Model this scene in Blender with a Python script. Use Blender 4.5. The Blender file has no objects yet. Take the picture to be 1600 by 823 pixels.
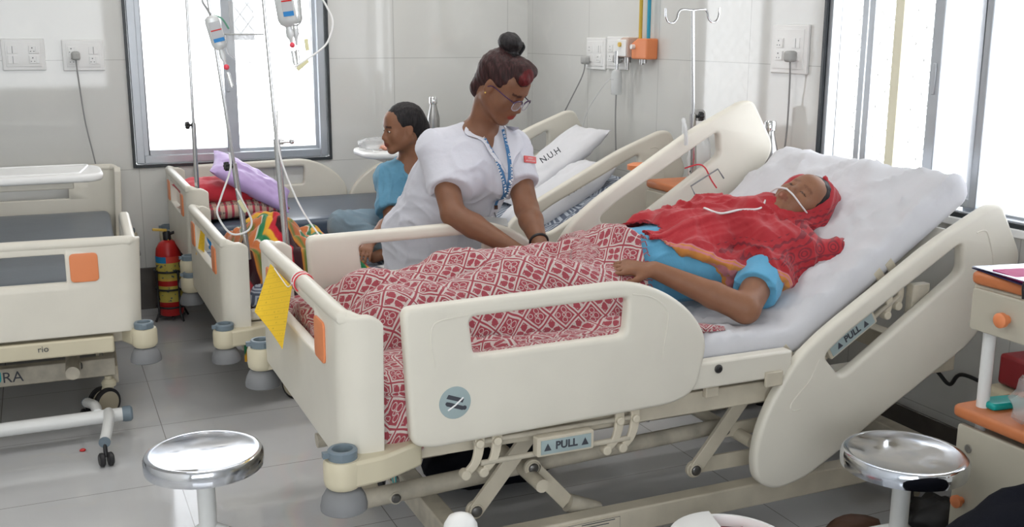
import bpy, bmesh, math, random
import numpy as np
from mathutils import Vector, Matrix, Euler
from mathutils.noise import noise as mnoise
random.seed(7)
PI = math.pi
sc = bpy.context.scene
COL = sc.collection

# ------------------------------------------------------------------ camera
def make_camera():
    yaw, p, roll = math.radians(24.0), math.radians(12.34), math.radians(0.2)
    F = Vector((math.sin(yaw)*math.cos(p), math.cos(yaw)*math.cos(p), -math.sin(p)))
    R = Vector((math.cos(yaw), -math.sin(yaw), 0)); U = R.cross(F)
    c, s = math.cos(roll), math.sin(roll)
    R, U = R*c + U*s, U*c - R*s
    cam = bpy.data.cameras.new('camera'); cam.sensor_width = 36; cam.lens = 1650/1600*36
    cam.clip_start = .05; cam.clip_end = 200
    o = bpy.data.objects.new('camera', cam)
    m = Matrix((R, U, -F)).transposed().to_4x4(); m.translation = Vector((0, 0, 1.57))
    o.matrix_world = m
    COL.objects.link(o); sc.camera = o
make_camera()

# ------------------------------------------------------------------ light
sc.view_settings.view_transform = 'Standard'; sc.view_settings.look = 'None'
sc.view_settings.gamma = 1; sc.view_settings.use_curve_mapping = False
sc.view_settings.exposure = 0.12
wd = bpy.data.worlds.new('sky'); sc.world = wd; wd.use_nodes = True
wd.node_tree.nodes['Background'].inputs[0].default_value = (0.93, 0.965, 1, 1)
wd.node_tree.nodes['Background'].inputs[1].default_value = 5.0
def area(name, loc, rot, sx, sy, power, col=(1, 1, 1), portal=False):
    l = bpy.data.lights.new(name, 'AREA'); l.shape = 'RECTANGLE'; l.size = sx; l.size_y = sy
    l.energy = power; l.color = col
    o = bpy.data.objects.new(name, l); o.location = loc; o.rotation_euler = rot; COL.objects.link(o)
    if portal: l.cycles.is_portal = True
    return o
# daylight comes in through the three windows
area('window_portal', (1.03, 6.50, 1.45), (-PI/2, 0, 0), 1.12, 1.25, 1, portal=True)
area('window_portal', (3.14, 2.3, 1.55), (0, PI/2, 0), 1.2, 2.25, 1, portal=True)
area('window_portal', (-0.7, -1.75, 1.6), (PI/2, 0, 0), 3.0, 1.5, 1, portal=True)
LAMPS = [(0.2, 3.2), (1.6, 3.4), (-0.2, 0.9), (-1.6, 2.2), (0.9, 5.1), (2.2, 5.1)]
LAMP_W = 7.0

# ------------------------------------------------------------------ object helpers
def tag(o, label=None, cat=None, group=None, kind=None):
    if label: o['label'] = label
    if cat: o['category'] = cat
    if group: o['group'] = group
    if kind: o['kind'] = kind
    return o
def thing(name, label, cat, loc=(0, 0, 0), rz=0, group=None):
    o = bpy.data.objects.new(name, None); o.empty_display_size = .05
    COL.objects.link(o); o.location = loc; o.rotation_euler = (0, 0, rz)
    return tag(o, label, cat, group)
class G:
    """a bag of geometry that becomes ONE mesh object"""
    def __init__(s): s.v = []; s.f = []; s.m = []; s.flat = []
    def add(s, V, F, mi=0, flat=False):
        n = len(s.v); s.v += [tuple(p) for p in V]
        for f in F: s.f.append(tuple(i+n for i in f)); s.m.append(mi); s.flat.append(flat)
        return s
    def box(s, a, b, mi=0):
        (x0, y0, z0), (x1, y1, z1) = a, b
        V = [(x0,y0,z0),(x1,y0,z0),(x1,y1,z0),(x0,y1,z0),(x0,y0,z1),(x1,y0,z1),(x1,y1,z1),(x0,y1,z1)]
        return s.add(V, [(0,3,2,1),(4,5,6,7),(0,1,5,4),(1,2,6,5),(2,3,7,6),(3,0,4,7)], mi, True)
    def bar(s, p, q, w, h, up=(0, 0, 1), mi=0, round_ends=False):
        p, q = Vector(p), Vector(q); d = (q-p).normalized(); up = Vector(up)
        sx = d.cross(up).normalized()*(w/2); sy = sx.cross(d).normalized()*(h/2)
        V = [p-sx-sy, p+sx-sy, p+sx+sy, p-sx+sy, q-sx-sy, q+sx-sy, q+sx+sy, q-sx+sy]
        return s.add(V, [(0,1,2,3),(4,7,6,5),(0,4,5,1),(1,5,6,2),(2,6,7,3),(3,7,4,0)], mi, True)
    def tube(s, pts, r, seg=10, closed=False, mi=0, smooth=0, cap=True):
        P = [Vector(p) for p in pts]
        if smooth: P = catmull(P, smooth, closed)
        n = len(P); R = r if isinstance(r, (list, tuple)) else None
        t0 = (P[1]-P[0]).normalized()
        a = t0.orthogonal().normalized(); V = []; rings = n
        for i in range(n):
            if closed: t = (P[(i+1) % n]-P[i-1]).normalized()
            else: t = (P[min(i+1, n-1)]-P[max(i-1, 0)]).normalized()
            a = (a - t*a.dot(t));
            a = a.normalized() if a.length > 1e-6 else t.orthogonal().normalized()
            b = t.cross(a)
            rr = (R[min(int(i/(n-1)*(len(R)-1)), len(R)-1)] if R else r)
            if R:
                u = i/(n-1)*(len(R)-1); k = min(int(u), len(R)-2); rr = R[k]+(R[k+1]-R[k])*(u-k)
            for j in range(seg):
                th = 2*PI*j/seg; V.append(P[i] + (a*math.cos(th)+b*math.sin(th))*rr)
        F = []
        for i in range(rings if closed else rings-1):
            i2 = (i+1) % rings
            for j in range(seg):
                j2 = (j+1) % seg
                F.append((i*seg+j, i*seg+j2, i2*seg+j2, i2*seg+j))
        s.add(V, F, mi)
        if cap and not closed:
            s.add(V[:seg], [tuple(range(seg))[::-1]], mi, True); s.add(V[-seg:], [tuple(range(seg))], mi, True)
        return s
    def cyl(s, p, q, r, r2=None, seg=24, mi=0):
        P, Q = Vector(p), Vector(q)
        s.tube([P, P.lerp(Q, .5), Q], [r, (r+(r if r2 is None else r2))/2, r if r2 is None else r2], seg, mi=mi); return s
    def lathe(s, prof, c=(0, 0, 0), seg=32, mi=0, axis=None):
        """prof: (radius, height) pairs from bottom to top"""
        V = []; c = Vector(c); n = len(prof)
        M = Matrix.Identity(3) if axis is None else Vector((0, 0, 1)).rotation_difference(Vector(axis)).to_matrix()
        for r, h in prof:
            for j in range(seg):
                th = 2*PI*j/seg; V.append(c + M @ Vector((r*math.cos(th), r*math.sin(th), h)))
        F = [(i*seg+j, i*seg+(j+1) % seg, (i+1)*seg+(j+1) % seg, (i+1)*seg+j) for i in range(n-1) for j in range(seg)]
        if prof[0][0] > 1e-5: F.append(tuple(range(seg))[::-1])
        if prof[-1][0] > 1e-5: F.append(tuple(range((n-1)*seg, n*seg)))
        return s.add(V, F, mi)
    def ball(s, c, r, seg=16, rings=10, mi=0, M=None):
        c = Vector(c); r = Vector(r) if isinstance(r, (tuple, list, Vector)) else Vector((r, r, r)); V = []
        for i in range(rings+1):
            ph = PI*i/rings
            for j in range(seg):
                th = 2*PI*j/seg; p = Vector((r.x*math.sin(ph)*math.cos(th), r.y*math.sin(ph)*math.sin(th), -r.z*math.cos(ph)))
                if M: p = M @ p
                V.append(c+p)
        return s.add(V, [(i*seg+j, i*seg+(j+1) % seg, (i+1)*seg+(j+1) % seg, (i+1)*seg+j) for i in range(rings) for j in range(seg)], mi)
    def prism(s, outline, y0, y1, plane='xz', mi=0):
        """extrude a convex-ish outline"""
        n = len(outline)
        def mk(a, b, d): return (a, d, b) if plane == 'xz' else ((d, a, b) if plane == 'yz' else (a, b, d))
        V = [mk(a, b, y0) for a, b in outline] + [mk(a, b, y1) for a, b in outline]
        F = [tuple(range(n)), tuple(range(n, 2*n))[::-1]] + [(i, n+i, n+(i+1) % n, (i+1) % n) for i in range(n)]
        return s.add(V, F, mi, True)
    def quad(s, a, b, c, d, mi=0): return s.add([a, b, c, d], [(0, 1, 2, 3)], mi, True)
    def xf(s, M):
        s.v = [tuple(M @ Vector(p)) for p in s.v]; return s
    def build(s, name, mats, parent=None, bevel=0, seg=2, smooth=True, world=False, merge=True, label=None, uv=None):
        me = bpy.data.meshes.new(name)
        V = s.v
        if world and parent is not None:
            inv = root_matrix(parent).inverted(); V = [tuple(inv @ Vector(p)) for p in V]
        me.from_pydata(V, [], s.f)
        if not isinstance(mats, (list, tuple)): mats = [mats]
        for m in mats: me.materials.append(m)
        me.polygons.foreach_set('material_index', s.m)
        bm = bmesh.new(); bm.from_mesh(me)
        if merge: bmesh.ops.remove_doubles(bm, verts=bm.verts, dist=1e-5)
        bmesh.ops.recalc_face_normals(bm, faces=bm.faces)
        bm.to_mesh(me); bm.free()
        o = bpy.data.objects.new(name, me); COL.objects.link(o)
        if parent is not None: o.parent = parent
        if label: o['label'] = label
        if smooth: sharp(me, 38)
        if bevel:
            b = o.modifiers.new('bevel', 'BEVEL'); b.width = bevel; b.segments = seg; b.limit_method = 'ANGLE'; b.angle_limit = math.radians(40)
            b.harden_normals = False
        return o
def root_matrix(o):
    M = Matrix.Translation(o.location) @ o.rotation_euler.to_matrix().to_4x4()
    if o.parent: M = root_matrix(o.parent) @ M
    return M
def sharp(me, deg=38):
    me.polygons.foreach_set('use_smooth', [True]*len(me.polygons))
    try: me.set_sharp_from_angle(angle=math.radians(deg))
    except Exception: pass
def catmull(P, k, closed=False):
    n = len(P); out = []
    rng = range(n) if closed else range(n-1)
    for i in rng:
        if closed: p0, p1, p2, p3 = P[i-1], P[i], P[(i+1) % n], P[(i+2) % n]
        else: p0, p1, p2, p3 = P[max(i-1, 0)], P[i], P[i+1], P[min(i+2, n-1)]
        for j in range(k):
            t = j/k
            out.append(.5*((2*p1)+(p2-p0)*t+(2*p0-5*p1+4*p2-p3)*t*t+(3*p1-p0-3*p2+p3)*t**3))
    if not closed: out.append(P[-1])
    return out
def rounded(pts, rad, seg=5):
    """round the corners of a 2D polygon; rad a number or one per corner"""
    n = len(pts); out = []
    for i in range(n):
        r = rad[i] if isinstance(rad, (list, tuple)) else rad
        p0, p, p2 = Vector(pts[i-1][:2]), Vector(pts[i][:2]), Vector(pts[(i+1) % n][:2])
        a, b = (p0-p), (p2-p); la, lb = a.length, b.length
        d = min(r, la*.48, lb*.48)
        if d < 1e-5: out.append(tuple(p)); continue
        A, B = p+a/la*d, p+b/lb*d
        for k in range(seg+1):
            t = k/seg; q = A*(1-t)**2 + p*2*t*(1-t) + B*t*t; out.append((q.x, q.y))
    return out
def panel(name, outlines, thick, mat, parent=None, bevel=.008, M=None, res=3, label=None):
    """flat plate from 2D outlines (first is the rim, others are holes) in local xy, thickness along z, centred"""
    cu = bpy.data.curves.new(name, 'CURVE'); cu.dimensions = '2D'; cu.fill_mode = 'BOTH'
    cu.extrude = thick/2-bevel; cu.bevel_depth = bevel; cu.bevel_resolution = res; cu.offset = -bevel
    for ol in outlines:
        sp = cu.splines.new('POLY'); sp.points.add(len(ol)-1)
        for i, p in enumerate(ol): sp.points[i].co = (p[0], p[1], 0, 1)
        sp.use_cyclic_u = True
    return curve_to_mesh(cu, name, mat, parent, M, label)
def curve_to_mesh(cu, name, mat, parent, M, label=None):
    t = bpy.data.objects.new('tmp', cu); COL.objects.link(t)
    dg = bpy.context.evaluated_depsgraph_get(); dg.update()
    me = bpy.data.meshes.new_from_object(t.evaluated_get(dg), depsgraph=dg)
    bpy.data.objects.remove(t); me.name = name
    me.materials.clear(); me.materials.append(mat)
    bm = bmesh.new(); bm.from_mesh(me); bmesh.ops.remove_doubles(bm, verts=bm.verts, dist=2e-5)
    if M is not None: bmesh.ops.transform(bm, matrix=M, verts=bm.verts)
    bmesh.ops.recalc_face_normals(bm, faces=bm.faces); bm.to_mesh(me); bm.free()
    sharp(me, 38)
    o = bpy.data.objects.new(name, me); COL.objects.link(o)
    if parent is not None: o.parent = parent
    if label: o['label'] = label
    return o
FONT = None
def text(body, size, mat, parent, M, name='lettering', depth=.0006, bold=0.0, align='LEFT', shear=0):
    cu = bpy.data.curves.new(name, 'FONT'); cu.body = body; cu.size = size; cu.extrude = depth; cu.align_x = align
    cu.align_y = 'CENTER'; cu.offset = bold; cu.resolution_u = 3; cu.shear = shear
    return curve_to_mesh(cu, name, mat, parent, M)
XZ = Matrix(((1,0,0,0),(0,0,-1,0),(0,1,0,0),(0,0,0,1)))   # local xy -> world xz, facing -y
def T(x, y, z): return Matrix.Translation((x, y, z))
def copy_tree(o, parent=None, drop=()):
    c = o.copy(); COL.objects.link(c); c.parent = parent
    for ch in [k for k in bpy.data.objects if k.parent == o]:
        if ch.name.split('.')[0] in drop: continue
        copy_tree(ch, c, drop)
    return c

# ------------------------------------------------------------------ node maths
class V:
    def __init__(s, nt, sock): s.nt = nt; s.s = sock
    def _op(s, op, *a):
        n = s.nt.nodes.new('ShaderNodeMath'); n.operation = op
        for i, x in enumerate((s,)+a):
            if isinstance(x, V): s.nt.links.new(x.s, n.inputs[i])
            else: n.inputs[i].default_value = x
        return V(s.nt, n.outputs[0])
    def __add__(s, o): return s._op('ADD', o)
    def __sub__(s, o): return s._op('SUBTRACT', o)
    def __mul__(s, o): return s._op('MULTIPLY', o)
    def __truediv__(s, o): return s._op('DIVIDE', o)
    def lt(s, o): return s._op('LESS_THAN', o)
    def gt(s, o): return s._op('GREATER_THAN', o)
    def fr(s): return s._op('FRACT')
    def fl(s): return s._op('FLOOR')
    def ab(s): return s._op('ABSOLUTE')
    def sin(s): return s._op('SINE')
    def mx(s, o): return s._op('MAXIMUM', o)
    def mn(s, o): return s._op('MINIMUM', o)
    def pw(s, o): return s._op('POWER', o)
    def mod(s, o): return s._op('FLOORED_MODULO', o)
    def inv(s): return V.c(s.nt, 1.0) - s
    @staticmethod
    def c(nt, x):
        n = nt.nodes.new('ShaderNodeValue'); n.outputs[0].default_value = x; return V(nt, n.outputs[0])
def hyp(a, b): return (a*a+b*b).pw(.5)
def mat(name, col, rough=.5, metal=0, spec=.5, noise=0, nscale=6, bump=0, bscale=60, trans=0, coat=0, alpha=1, sheen=0, sss=0, emit=0):
    m = bpy.data.materials.new(name); m.use_nodes = True; nt = m.node_tree; b = nt.nodes['Principled BSDF']
    b.inputs['Base Color'].default_value = (*col, 1); b.inputs['Roughness'].default_value = rough
    b.inputs['Metallic'].default_value = metal; b.inputs['Specular IOR Level'].default_value = spec
    b.inputs['Transmission Weight'].default_value = trans; b.inputs['Coat Weight'].default_value = coat
    b.inputs['Alpha'].default_value = alpha
    if sheen: b.inputs['Sheen Weight'].default_value = sheen
    if sss:
        b.inputs['Subsurface Weight'].default_value = sss; b.inputs['Subsurface Scale'].default_value = .01
        b.inputs['Subsurface Radius'].default_value = (1, .4, .25)
    if emit:
        b.inputs['Emission Color'].default_value = (*col, 1); b.inputs['Emission Strength'].default_value = emit
    tc = nt.nodes.new('ShaderNodeTexCoord')
    if noise:
        nz = nt.nodes.new('ShaderNodeTexNoise'); nz.inputs['Scale'].default_value = nscale; nz.inputs['Detail'].default_value = 4
        nt.links.new(tc.outputs['Object'], nz.inputs['Vector'])
        mx = nt.nodes.new('ShaderNodeMix'); mx.data_type = 'RGBA'
        mr = nt.nodes.new('ShaderNodeMapRange'); mr.inputs[1].default_value = .35; mr.inputs[2].default_value = .7
        nt.links.new(nz.outputs[0], mr.inputs[0]); nt.links.new(mr.outputs[0], mx.inputs[0])
        mx.inputs[6].default_value = (*col, 1); mx.inputs[7].default_value = (*[c*(1-noise) for c in col], 1)
        nt.links.new(mx.outputs[2], b.inputs['Base Color'])
    if bump:
        nb = nt.nodes.new('ShaderNodeTexNoise'); nb.inputs['Scale'].default_value = bscale; nb.inputs['Detail'].default_value = 3
        nt.links.new(tc.outputs['Object'], nb.inputs['Vector'])
        bp = nt.nodes.new('ShaderNodeBump'); bp.inputs['Strength'].default_value = bump; bp.inputs['Distance'].default_value = .004
        nt.links.new(nb.outputs[0], bp.inputs['Height']); nt.links.new(bp.outputs[0], b.inputs['Normal'])
    return m
def nodes(m): return m.node_tree, m.node_tree.nodes['Principled BSDF']
def sep(nt, sock):
    n = nt.nodes.new('ShaderNodeSeparateXYZ'); nt.links.new(sock, n.inputs[0]); return [V(nt, n.outputs[i]) for i in range(3)]
def coord(nt, kind='Object'):
    return nt.nodes.new('ShaderNodeTexCoord').outputs[kind]
def mixc(nt, fac, a, b):
    n = nt.nodes.new('ShaderNodeMix'); n.data_type = 'RGBA'
    if isinstance(fac, V): nt.links.new(fac.s, n.inputs[0])
    else: n.inputs[0].default_value = fac
    for i, c in ((6, a), (7, b)):
        if isinstance(c, tuple): n.inputs[i].default_value = (*c, 1)
        else: nt.links.new(c, n.inputs[i])
    return n.outputs[2]
def noisev(nt, vec, scale, detail=3, out=0):
    n = nt.nodes.new('ShaderNodeTexNoise'); n.inputs['Scale'].default_value = scale; n.inputs['Detail'].default_value = detail
    if vec is not None: nt.links.new(vec, n.inputs['Vector'])
    return V(nt, n.outputs[0])
def ramp(nt, v, a, b):
    n = nt.nodes.new('ShaderNodeMapRange'); n.inputs[1].default_value = a; n.inputs[2].default_value = b
    nt.links.new(v.s, n.inputs[0]); return V(nt, n.outputs[0])
def bumpn(nt, b, h, strength=.5, dist=.004):
    n = nt.nodes.new('ShaderNodeBump'); n.inputs['Strength'].default_value = strength; n.inputs['Distance'].default_value = dist
    nt.links.new(h.s, n.inputs['Height']); nt.links.new(n.outputs[0], b.inputs['Normal'])

M = {}
M['ivory'] = mat('ivory_plastic', (.76, .725, .635), .38, noise=.06, nscale=5)
M['ivory2'] = mat('cream_enamel', (.66, .60, .48), .4, noise=.18, nscale=9)
M['cream'] = mat('yellowed_plastic', (.66, .60, .44), .42, noise=.08, nscale=4)
M['bolt'] = mat('dark_steel_bolt', (.16, .155, .15), .35, .8)
M['lockerc'] = mat('beige_laminate', (.52, .49, .40), .45, noise=.08)
M['grime'] = mat('dusty_enamel', (.58, .53, .43), .5, noise=.35, nscale=14)
M['greyrub'] = mat('grey_rubber', (.22, .225, .235), .55, noise=.1)
M['greycap'] = mat('blue_grey_plastic', (.17, .22, .26), .45)
M['black'] = mat('black_rubber', (.015, .015, .017), .45)
M['blackcloth'] = mat('black_cloth', (.008, .009, .014), .9, bump=.4, bscale=90, spec=.1)
M['chrome'] = mat('chrome', (.60, .60, .61), .16, 1)
M['steel'] = mat('brushed_steel', (.48, .475, .47), .28, 1, noise=.15, nscale=40)
M['polished'] = mat('polished_steel', (.8, .8, .81), .07, 1)
M['whitepl'] = mat('white_plastic', (.86, .86, .85), .3)
M['whiteen'] = mat('white_enamel_tube', (.78, .79, .78), .3, noise=.08)
M['orange'] = mat('orange_plastic', (.80, .26, .10), .4)
M['orange2'] = mat('worn_orange_edge', (.62, .20, .07), .45, noise=.2)
M['sheet'] = mat('white_sheet', (.64, .64, .67), .85, bump=.3, bscale=25, spec=.2)
M['yellow'] = mat('yellow_card', (.90, .64, .06), .8, noise=.1, spec=.1)
M['red'] = mat('red_paint', (.55, .02, .02), .3)
M['gold'] = mat('yellow_brass', (.75, .5, .1), .4)
M['teal'] = mat('teal_plastic', (.0, .35, .33), .3)
M['tealpaint'] = mat('teal_lettering', (.0, .42, .44), .5)
M['ink'] = mat('dark_lettering', (.05, .055, .07), .6)
M['whiteink'] = mat('white_lettering', (.9, .9, .9), .6)
M['labelblue'] = mat('blue_grey_label', (.36, .45, .46), .5, noise=.08)
M['alu'] = mat('window_aluminium', (.55, .58, .62), .32, .6, noise=.1)
M['granite'] = mat('black_granite', (.04, .045, .05), .2)
M['skirt'] = mat('brown_stone_skirting', (.09, .075, .065), .22, noise=.25, nscale=8)
M['wire'] = mat('white_painted_wire', (.5, .5, .48), .5)
M['cable'] = mat('grey_cable', (.3, .3, .3), .6)
M['greyplug'] = mat('grey_plug_plastic', (.42, .42, .41), .5)
M['clear'] = mat('clear_plastic', (.93, .95, .96), .08, trans=.85, spec=.5)
M['clearbag'] = mat('clear_polythene', (.75, .77, .78), .12, alpha=.35)
M['milk'] = mat('milky_plastic', (.84, .86, .86), .3, trans=.35)
M['tubing'] = mat('clear_tubing', (.85, .87, .87), .25, alpha=.9)
M['pink'] = mat('pink_cap', (.85, .08, .12), .4)
M['strap'] = mat('white_string', (.85, .83, .8), .8)
M['redstring'] = mat('red_string', (.7, .05, .07), .8)
# ------------------------------------------------------------------ room materials
def wall_mat(name, axis, gx, gz, base=(.70, .70, .675)):
    m = mat(name, base, .045, spec=.6); nt, b = nodes(m)
    c = coord(nt); X, Y, Z = sep(nt, c); u = X if axis == 'x' else Y
    a = (((u-gx)/.755).fr()-.5).ab().gt(.5-.0022); h = (((Z-gz)/.605).fr()-.5).ab().gt(.5-.0026)
    g = a.mx(h)
    v1 = noisev(nt, c, 1.4, 6); v2 = noisev(nt, c, 5, 8)
    vein = ramp(nt, ((v1-.5).ab()), .0, .03).inv()*ramp(nt, v2, .45, .7)
    c1 = mixc(nt, ramp(nt, noisev(nt, c, .8, 4), .35, .7), base, tuple(k*.93 for k in base))
    c2 = mixc(nt, vein*.35, c1, (.78, .77, .73))
    c3 = mixc(nt, g, c2, (.45, .45, .43))
    nt.links.new(c3, b.inputs['Base Color'])
    return m
M['wallb'] = wall_mat('glossy_marble_wall_tiles', 'x', .489, .205)
M['wallr'] = wall_mat('glossy_marble_wall_tile', 'y', 3.925, .23)
M['paint'] = mat('white_paint', (.8, .8, .78), .8)
m = mat('polished_floor_tiles', (.33, .33, .33), .1); nt, b = nodes(m); c = coord(nt); X, Y, Z = sep(nt, c)
g = (((X-.35)/.6).fr()-.5).ab().gt(.497).mx((((Y-.1)/.6).fr()-.5).ab().gt(.497))
vn = ramp(nt, (noisev(nt, c, 1.1, 7)-.5).ab(), 0, .025).inv()*ramp(nt, noisev(nt, c, 3, 4), .45, .7)
cc = mixc(nt, ramp(nt, noisev(nt, c, 1.7, 5), .35, .7), (.60, .605, .61), (.52, .525, .535))
cc = mixc(nt, vn*.4, cc, (.60, .57, .52)); cc = mixc(nt, g, cc, (.28, .27, .26)); nt.links.new(cc, b.inputs['Base Color'])
rr = noisev(nt, c, 4, 4)*.10 + .02; nt.links.new(rr.s, b.inputs['Roughness'])
M['floor'] = m

XR, YB, XL, YF, HC = 2.893, 6.267, -2.6, -1.5, 2.75
def struct(name, g, m, parent=None, **k):
    o = g.build(name, m, parent, **k); o['kind'] = 'structure'; return o
struct('floor', G().box((XL-.2, YF-.2, -.1), (XR+.2, YB+.2, 0)), M['floor'], smooth=False)
struct('ceiling', G().box((XL-.2, YF-.2, HC), (XR+.2, YB+.2, HC+.1)), M['paint'], smooth=False)
def wall_with_hole(name, fixed, t, a0, a1, h0, h1, v0, v1, axis, m):
    g = G()
    def bx(p0, p1, z0, z1):
        lo, hi = min(fixed, fixed+t), max(fixed, fixed+t)
        if axis == 'x': g.box((p0, lo, z0), (p1, hi, z1))
        else: g.box((lo, p0, z0), (hi, p1, z1))
    bx(a0, h0, 0, HC); bx(h1, a1, 0, HC); bx(h0, h1, 0, v0); bx(h0, h1, v1, HC)
    return struct(name, g, m, smooth=False, merge=False)
WX0, WX1, WZ0, WZ1 = .462, 1.592, .822, 2.08
wall_with_hole('wall_back', YB, .2, XL-.2, XR+.2, WX0, WX1, WZ0, WZ1, 'x', M['wallb'])
RY0, RY1, RZ0, RZ1 = 1.15, 3.43, .955, 2.1
wall_with_hole('wall_right', XR, .2, YF-.2, YB, RY0, RY1, RZ0, RZ1, 'y', M['wallr'])
wall_with_hole('wall_front', YF, -.2, XL-.2, XR+.2, -2.2, .8, .9, 2.3, 'x', M['paint'])
struct('wall_left', G().box((XL-.2, YF, 0), (XL, YB, HC)), M['paint'], smooth=False)
struct('baseboard_back', G().box((XL, YB-.012, 0), (XR, YB, .243)), M['skirt'], bevel=.003)
struct('baseboard_right', G().box((XR-.012, YF, 0), (XR, YB-.012, .20)), M['skirt'], bevel=.003)
# ---- window_1 in the back wall
def frame_rect(g, ax, d0, d1, a0, a1, z0, z1, w, mi=0):
    def bx(p0, p1, q0, q1):
        if ax == 'x': g.box((p0, d0, q0), (p1, d1, q1), mi)
        else: g.box((d0, p0, q0), (d1, p1, q1), mi)
    bx(a0, a0+w, z0, z1); bx(a1-w, a1, z0, z1); bx(a0+w, a1-w, z0, z0+w); bx(a0+w, a1-w, z1-w, z1)
def grille(g, ax, d, a0, a1, z0, z1, s, h, r):
    """diamond grille: zigzag rods"""
    k = 0; a = a0
    while a < a1+s:
        pts = []; z = z0; i = 0
        while z <= z1+.001:
            q = a + (s*.5 if (i+k) % 2 else 0); pts.append((q, d, z) if ax == 'x' else (d, q, z)); z += h; i += 1
        g.tube(pts, r, 5, cap=False); k += 1
        pts2 = [((p[0]+s*.5*(1 if (j+k) % 2 else -1)*0, p[1], p[2]) if ax == 'x' else p) for j, p in enumerate(pts)]
        a += s*.5
        # links touch at alternate knees, which makes the diamonds
w1 = thing('window_1', None, None, (1.027, YB, WZ0)); w1['kind'] = 'structure'
def wpart(name, g, m, par, **k):
    o = g.build(name, m, par, world=True, **k); o['kind'] = 'structure'; return o
g = G(); frame_rect(g, 'x', YB-.014, YB+.05, WX0-.004, WX1+.004, WZ0-.004, WZ1, .017); wpart('window_surround', g, M['granite'], w1, bevel=.002)
g = G(); frame_rect(g, 'x', YB+.0, YB+.09, WX0+.017, WX1-.017, WZ0+.017, WZ1-.015, .045)
wpart('window_frame', g, M['alu'], w1, bevel=.004)
g = G(); frame_rect(g, 'x', YB+.012, YB+.04, WX0+.05, 1.055, WZ0+.05, WZ1-.05, .04); g.box((.985, YB+.004, WZ0+.05), (1.055, YB+.012, WZ1-.05))
g.box((.995, YB-.004, 1.23), (1.012, YB+.006, 1.31))
wpart('sash', g, M['alu'], w1, bevel=.003)
g = G(); frame_rect(g, 'x', YB+.045, YB+.07, .99, WX1-.05, WZ0+.05, WZ1-.05, .03); wpart('sash', g, M['alu'], w1, bevel=.003)
M['frost'] = mat('bright_frosted_glass', (.97, .98, 1), .35, trans=.9, spec=.3)
M['pane'] = mat('window_glass', (1, 1, 1), .02, trans=1, spec=.4); nodes(M['pane'])[1].inputs['IOR'].default_value = 1.05
g = G().box((WX0+.08, YB+.022, WZ0+.08), (1.0, YB+.026, WZ1-.08)); wpart('pane', g, M['frost'], w1)
g = G(); grille(g, 'x', YB+.16, WX0+.02, WX1-.02, WZ0+.02, WZ1-.02, .085, .055, .0020); wpart('grille', g, M['wire'], w1)
# ---- window_2 in the right wall
w2 = thing('window_2', None, None, (XR, 2.3, RZ0)); w2['kind'] = 'structure'
g = G(); frame_rect(g, 'y', XR-.012, XR+.06, RY0, RY1+.004, RZ0-.006, RZ1, .018); wpart('window_surround', g, M['granite'], w2, bevel=.002)
g = G(); frame_rect(g, 'y', XR+.0, XR+.05, RY0+.018, RY1-.014, RZ0-.004, RZ1-.02, .020); wpart('window_frame', g, M['alu'], w2, bevel=.003)
g = G(); frame_rect(g, 'y', XR+.006, XR+.03, 2.62, 3.235, RZ0+.03, RZ1-.04, .03); g.box((XR-.002, 2.82, RZ0+.03), (XR+.028, 2.868, RZ1-.04))
g.box((XR-.002, 3.16, RZ0+.03), (XR+.012, 3.19, RZ1-.04)); g.box((XR-.006, 2.835, 1.36), (XR, 2.852, 1.47))
wpart('sash', g, M['alu'], w2, bevel=.003)
g = G(); frame_rect(g, 'y', XR+.04, XR+.065, 1.2, 2.705, RZ0-.025, RZ1-.04, .05); wpart('sash', g, M['alu'], w2, bevel=.003)
M['frost'] = mat('bright_frosted_glass', (.97, .98, 1), .35, trans=.9, spec=.3)
g = G().box((XR+.05, 1.25, RZ0+.02), (XR+.054, 2.66, RZ1-.08)); wpart('pane', g, M['frost'], w2)
g = G().box((XR+.0165, 2.655, RZ0+.06), (XR+.0195, 2.825, RZ1-.07)); wpart('pane', g, M['frost'], w2)
g = G(); grille(g, 'y', XR+.17, RY0+.02, RY1-.02, RZ0+.02, RZ1-.02, .095, .062, .0024); wpart('grille', g, M['wire'], w2)
g = G().box((XR+.13, 3.15, RZ0), (XR+.16, 3.195, RZ1)); wpart('grille_post', g, M['cream'], w2)
g = G().box((XR-.02, RY0, RZ0-.035), (XR+.02, RY1, RZ0-.006)); wpart('window_sill', g, M['whitepl'], w2, bevel=.004)
# ---- ceiling lamps (real tubes in the room)
M['tube'] = mat('lit_tube', (1, .98, .95), .4, emit=6)
for i, (x, y) in enumerate(LAMPS):
    t = thing('ceiling_light', 'tube light fixed to the ceiling, %s' % ['over the aisle by the second bed', 'over the nearest bed', 'behind the viewer at left', 'far left of the room', 'over the bed by the back window', 'in the far right corner over the pillows'][i], 'ceiling light', (x, y, HC), 0, 'tube lights on the ceiling')
    G().box((-.6, -.04, -.03), (.6, .04, 0)).build('housing', M['whitepl'], t, bevel=.004)
    G().cyl((-.57, 0, -.05), (.57, 0, -.05), .014, seg=12).build('lamp_tube', M['tube'], t)
    area('tube_glow', (x, y, HC-.075), (0, 0, 0), 1.15, .1, LAMP_W, (1, .98, .95))

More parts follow.
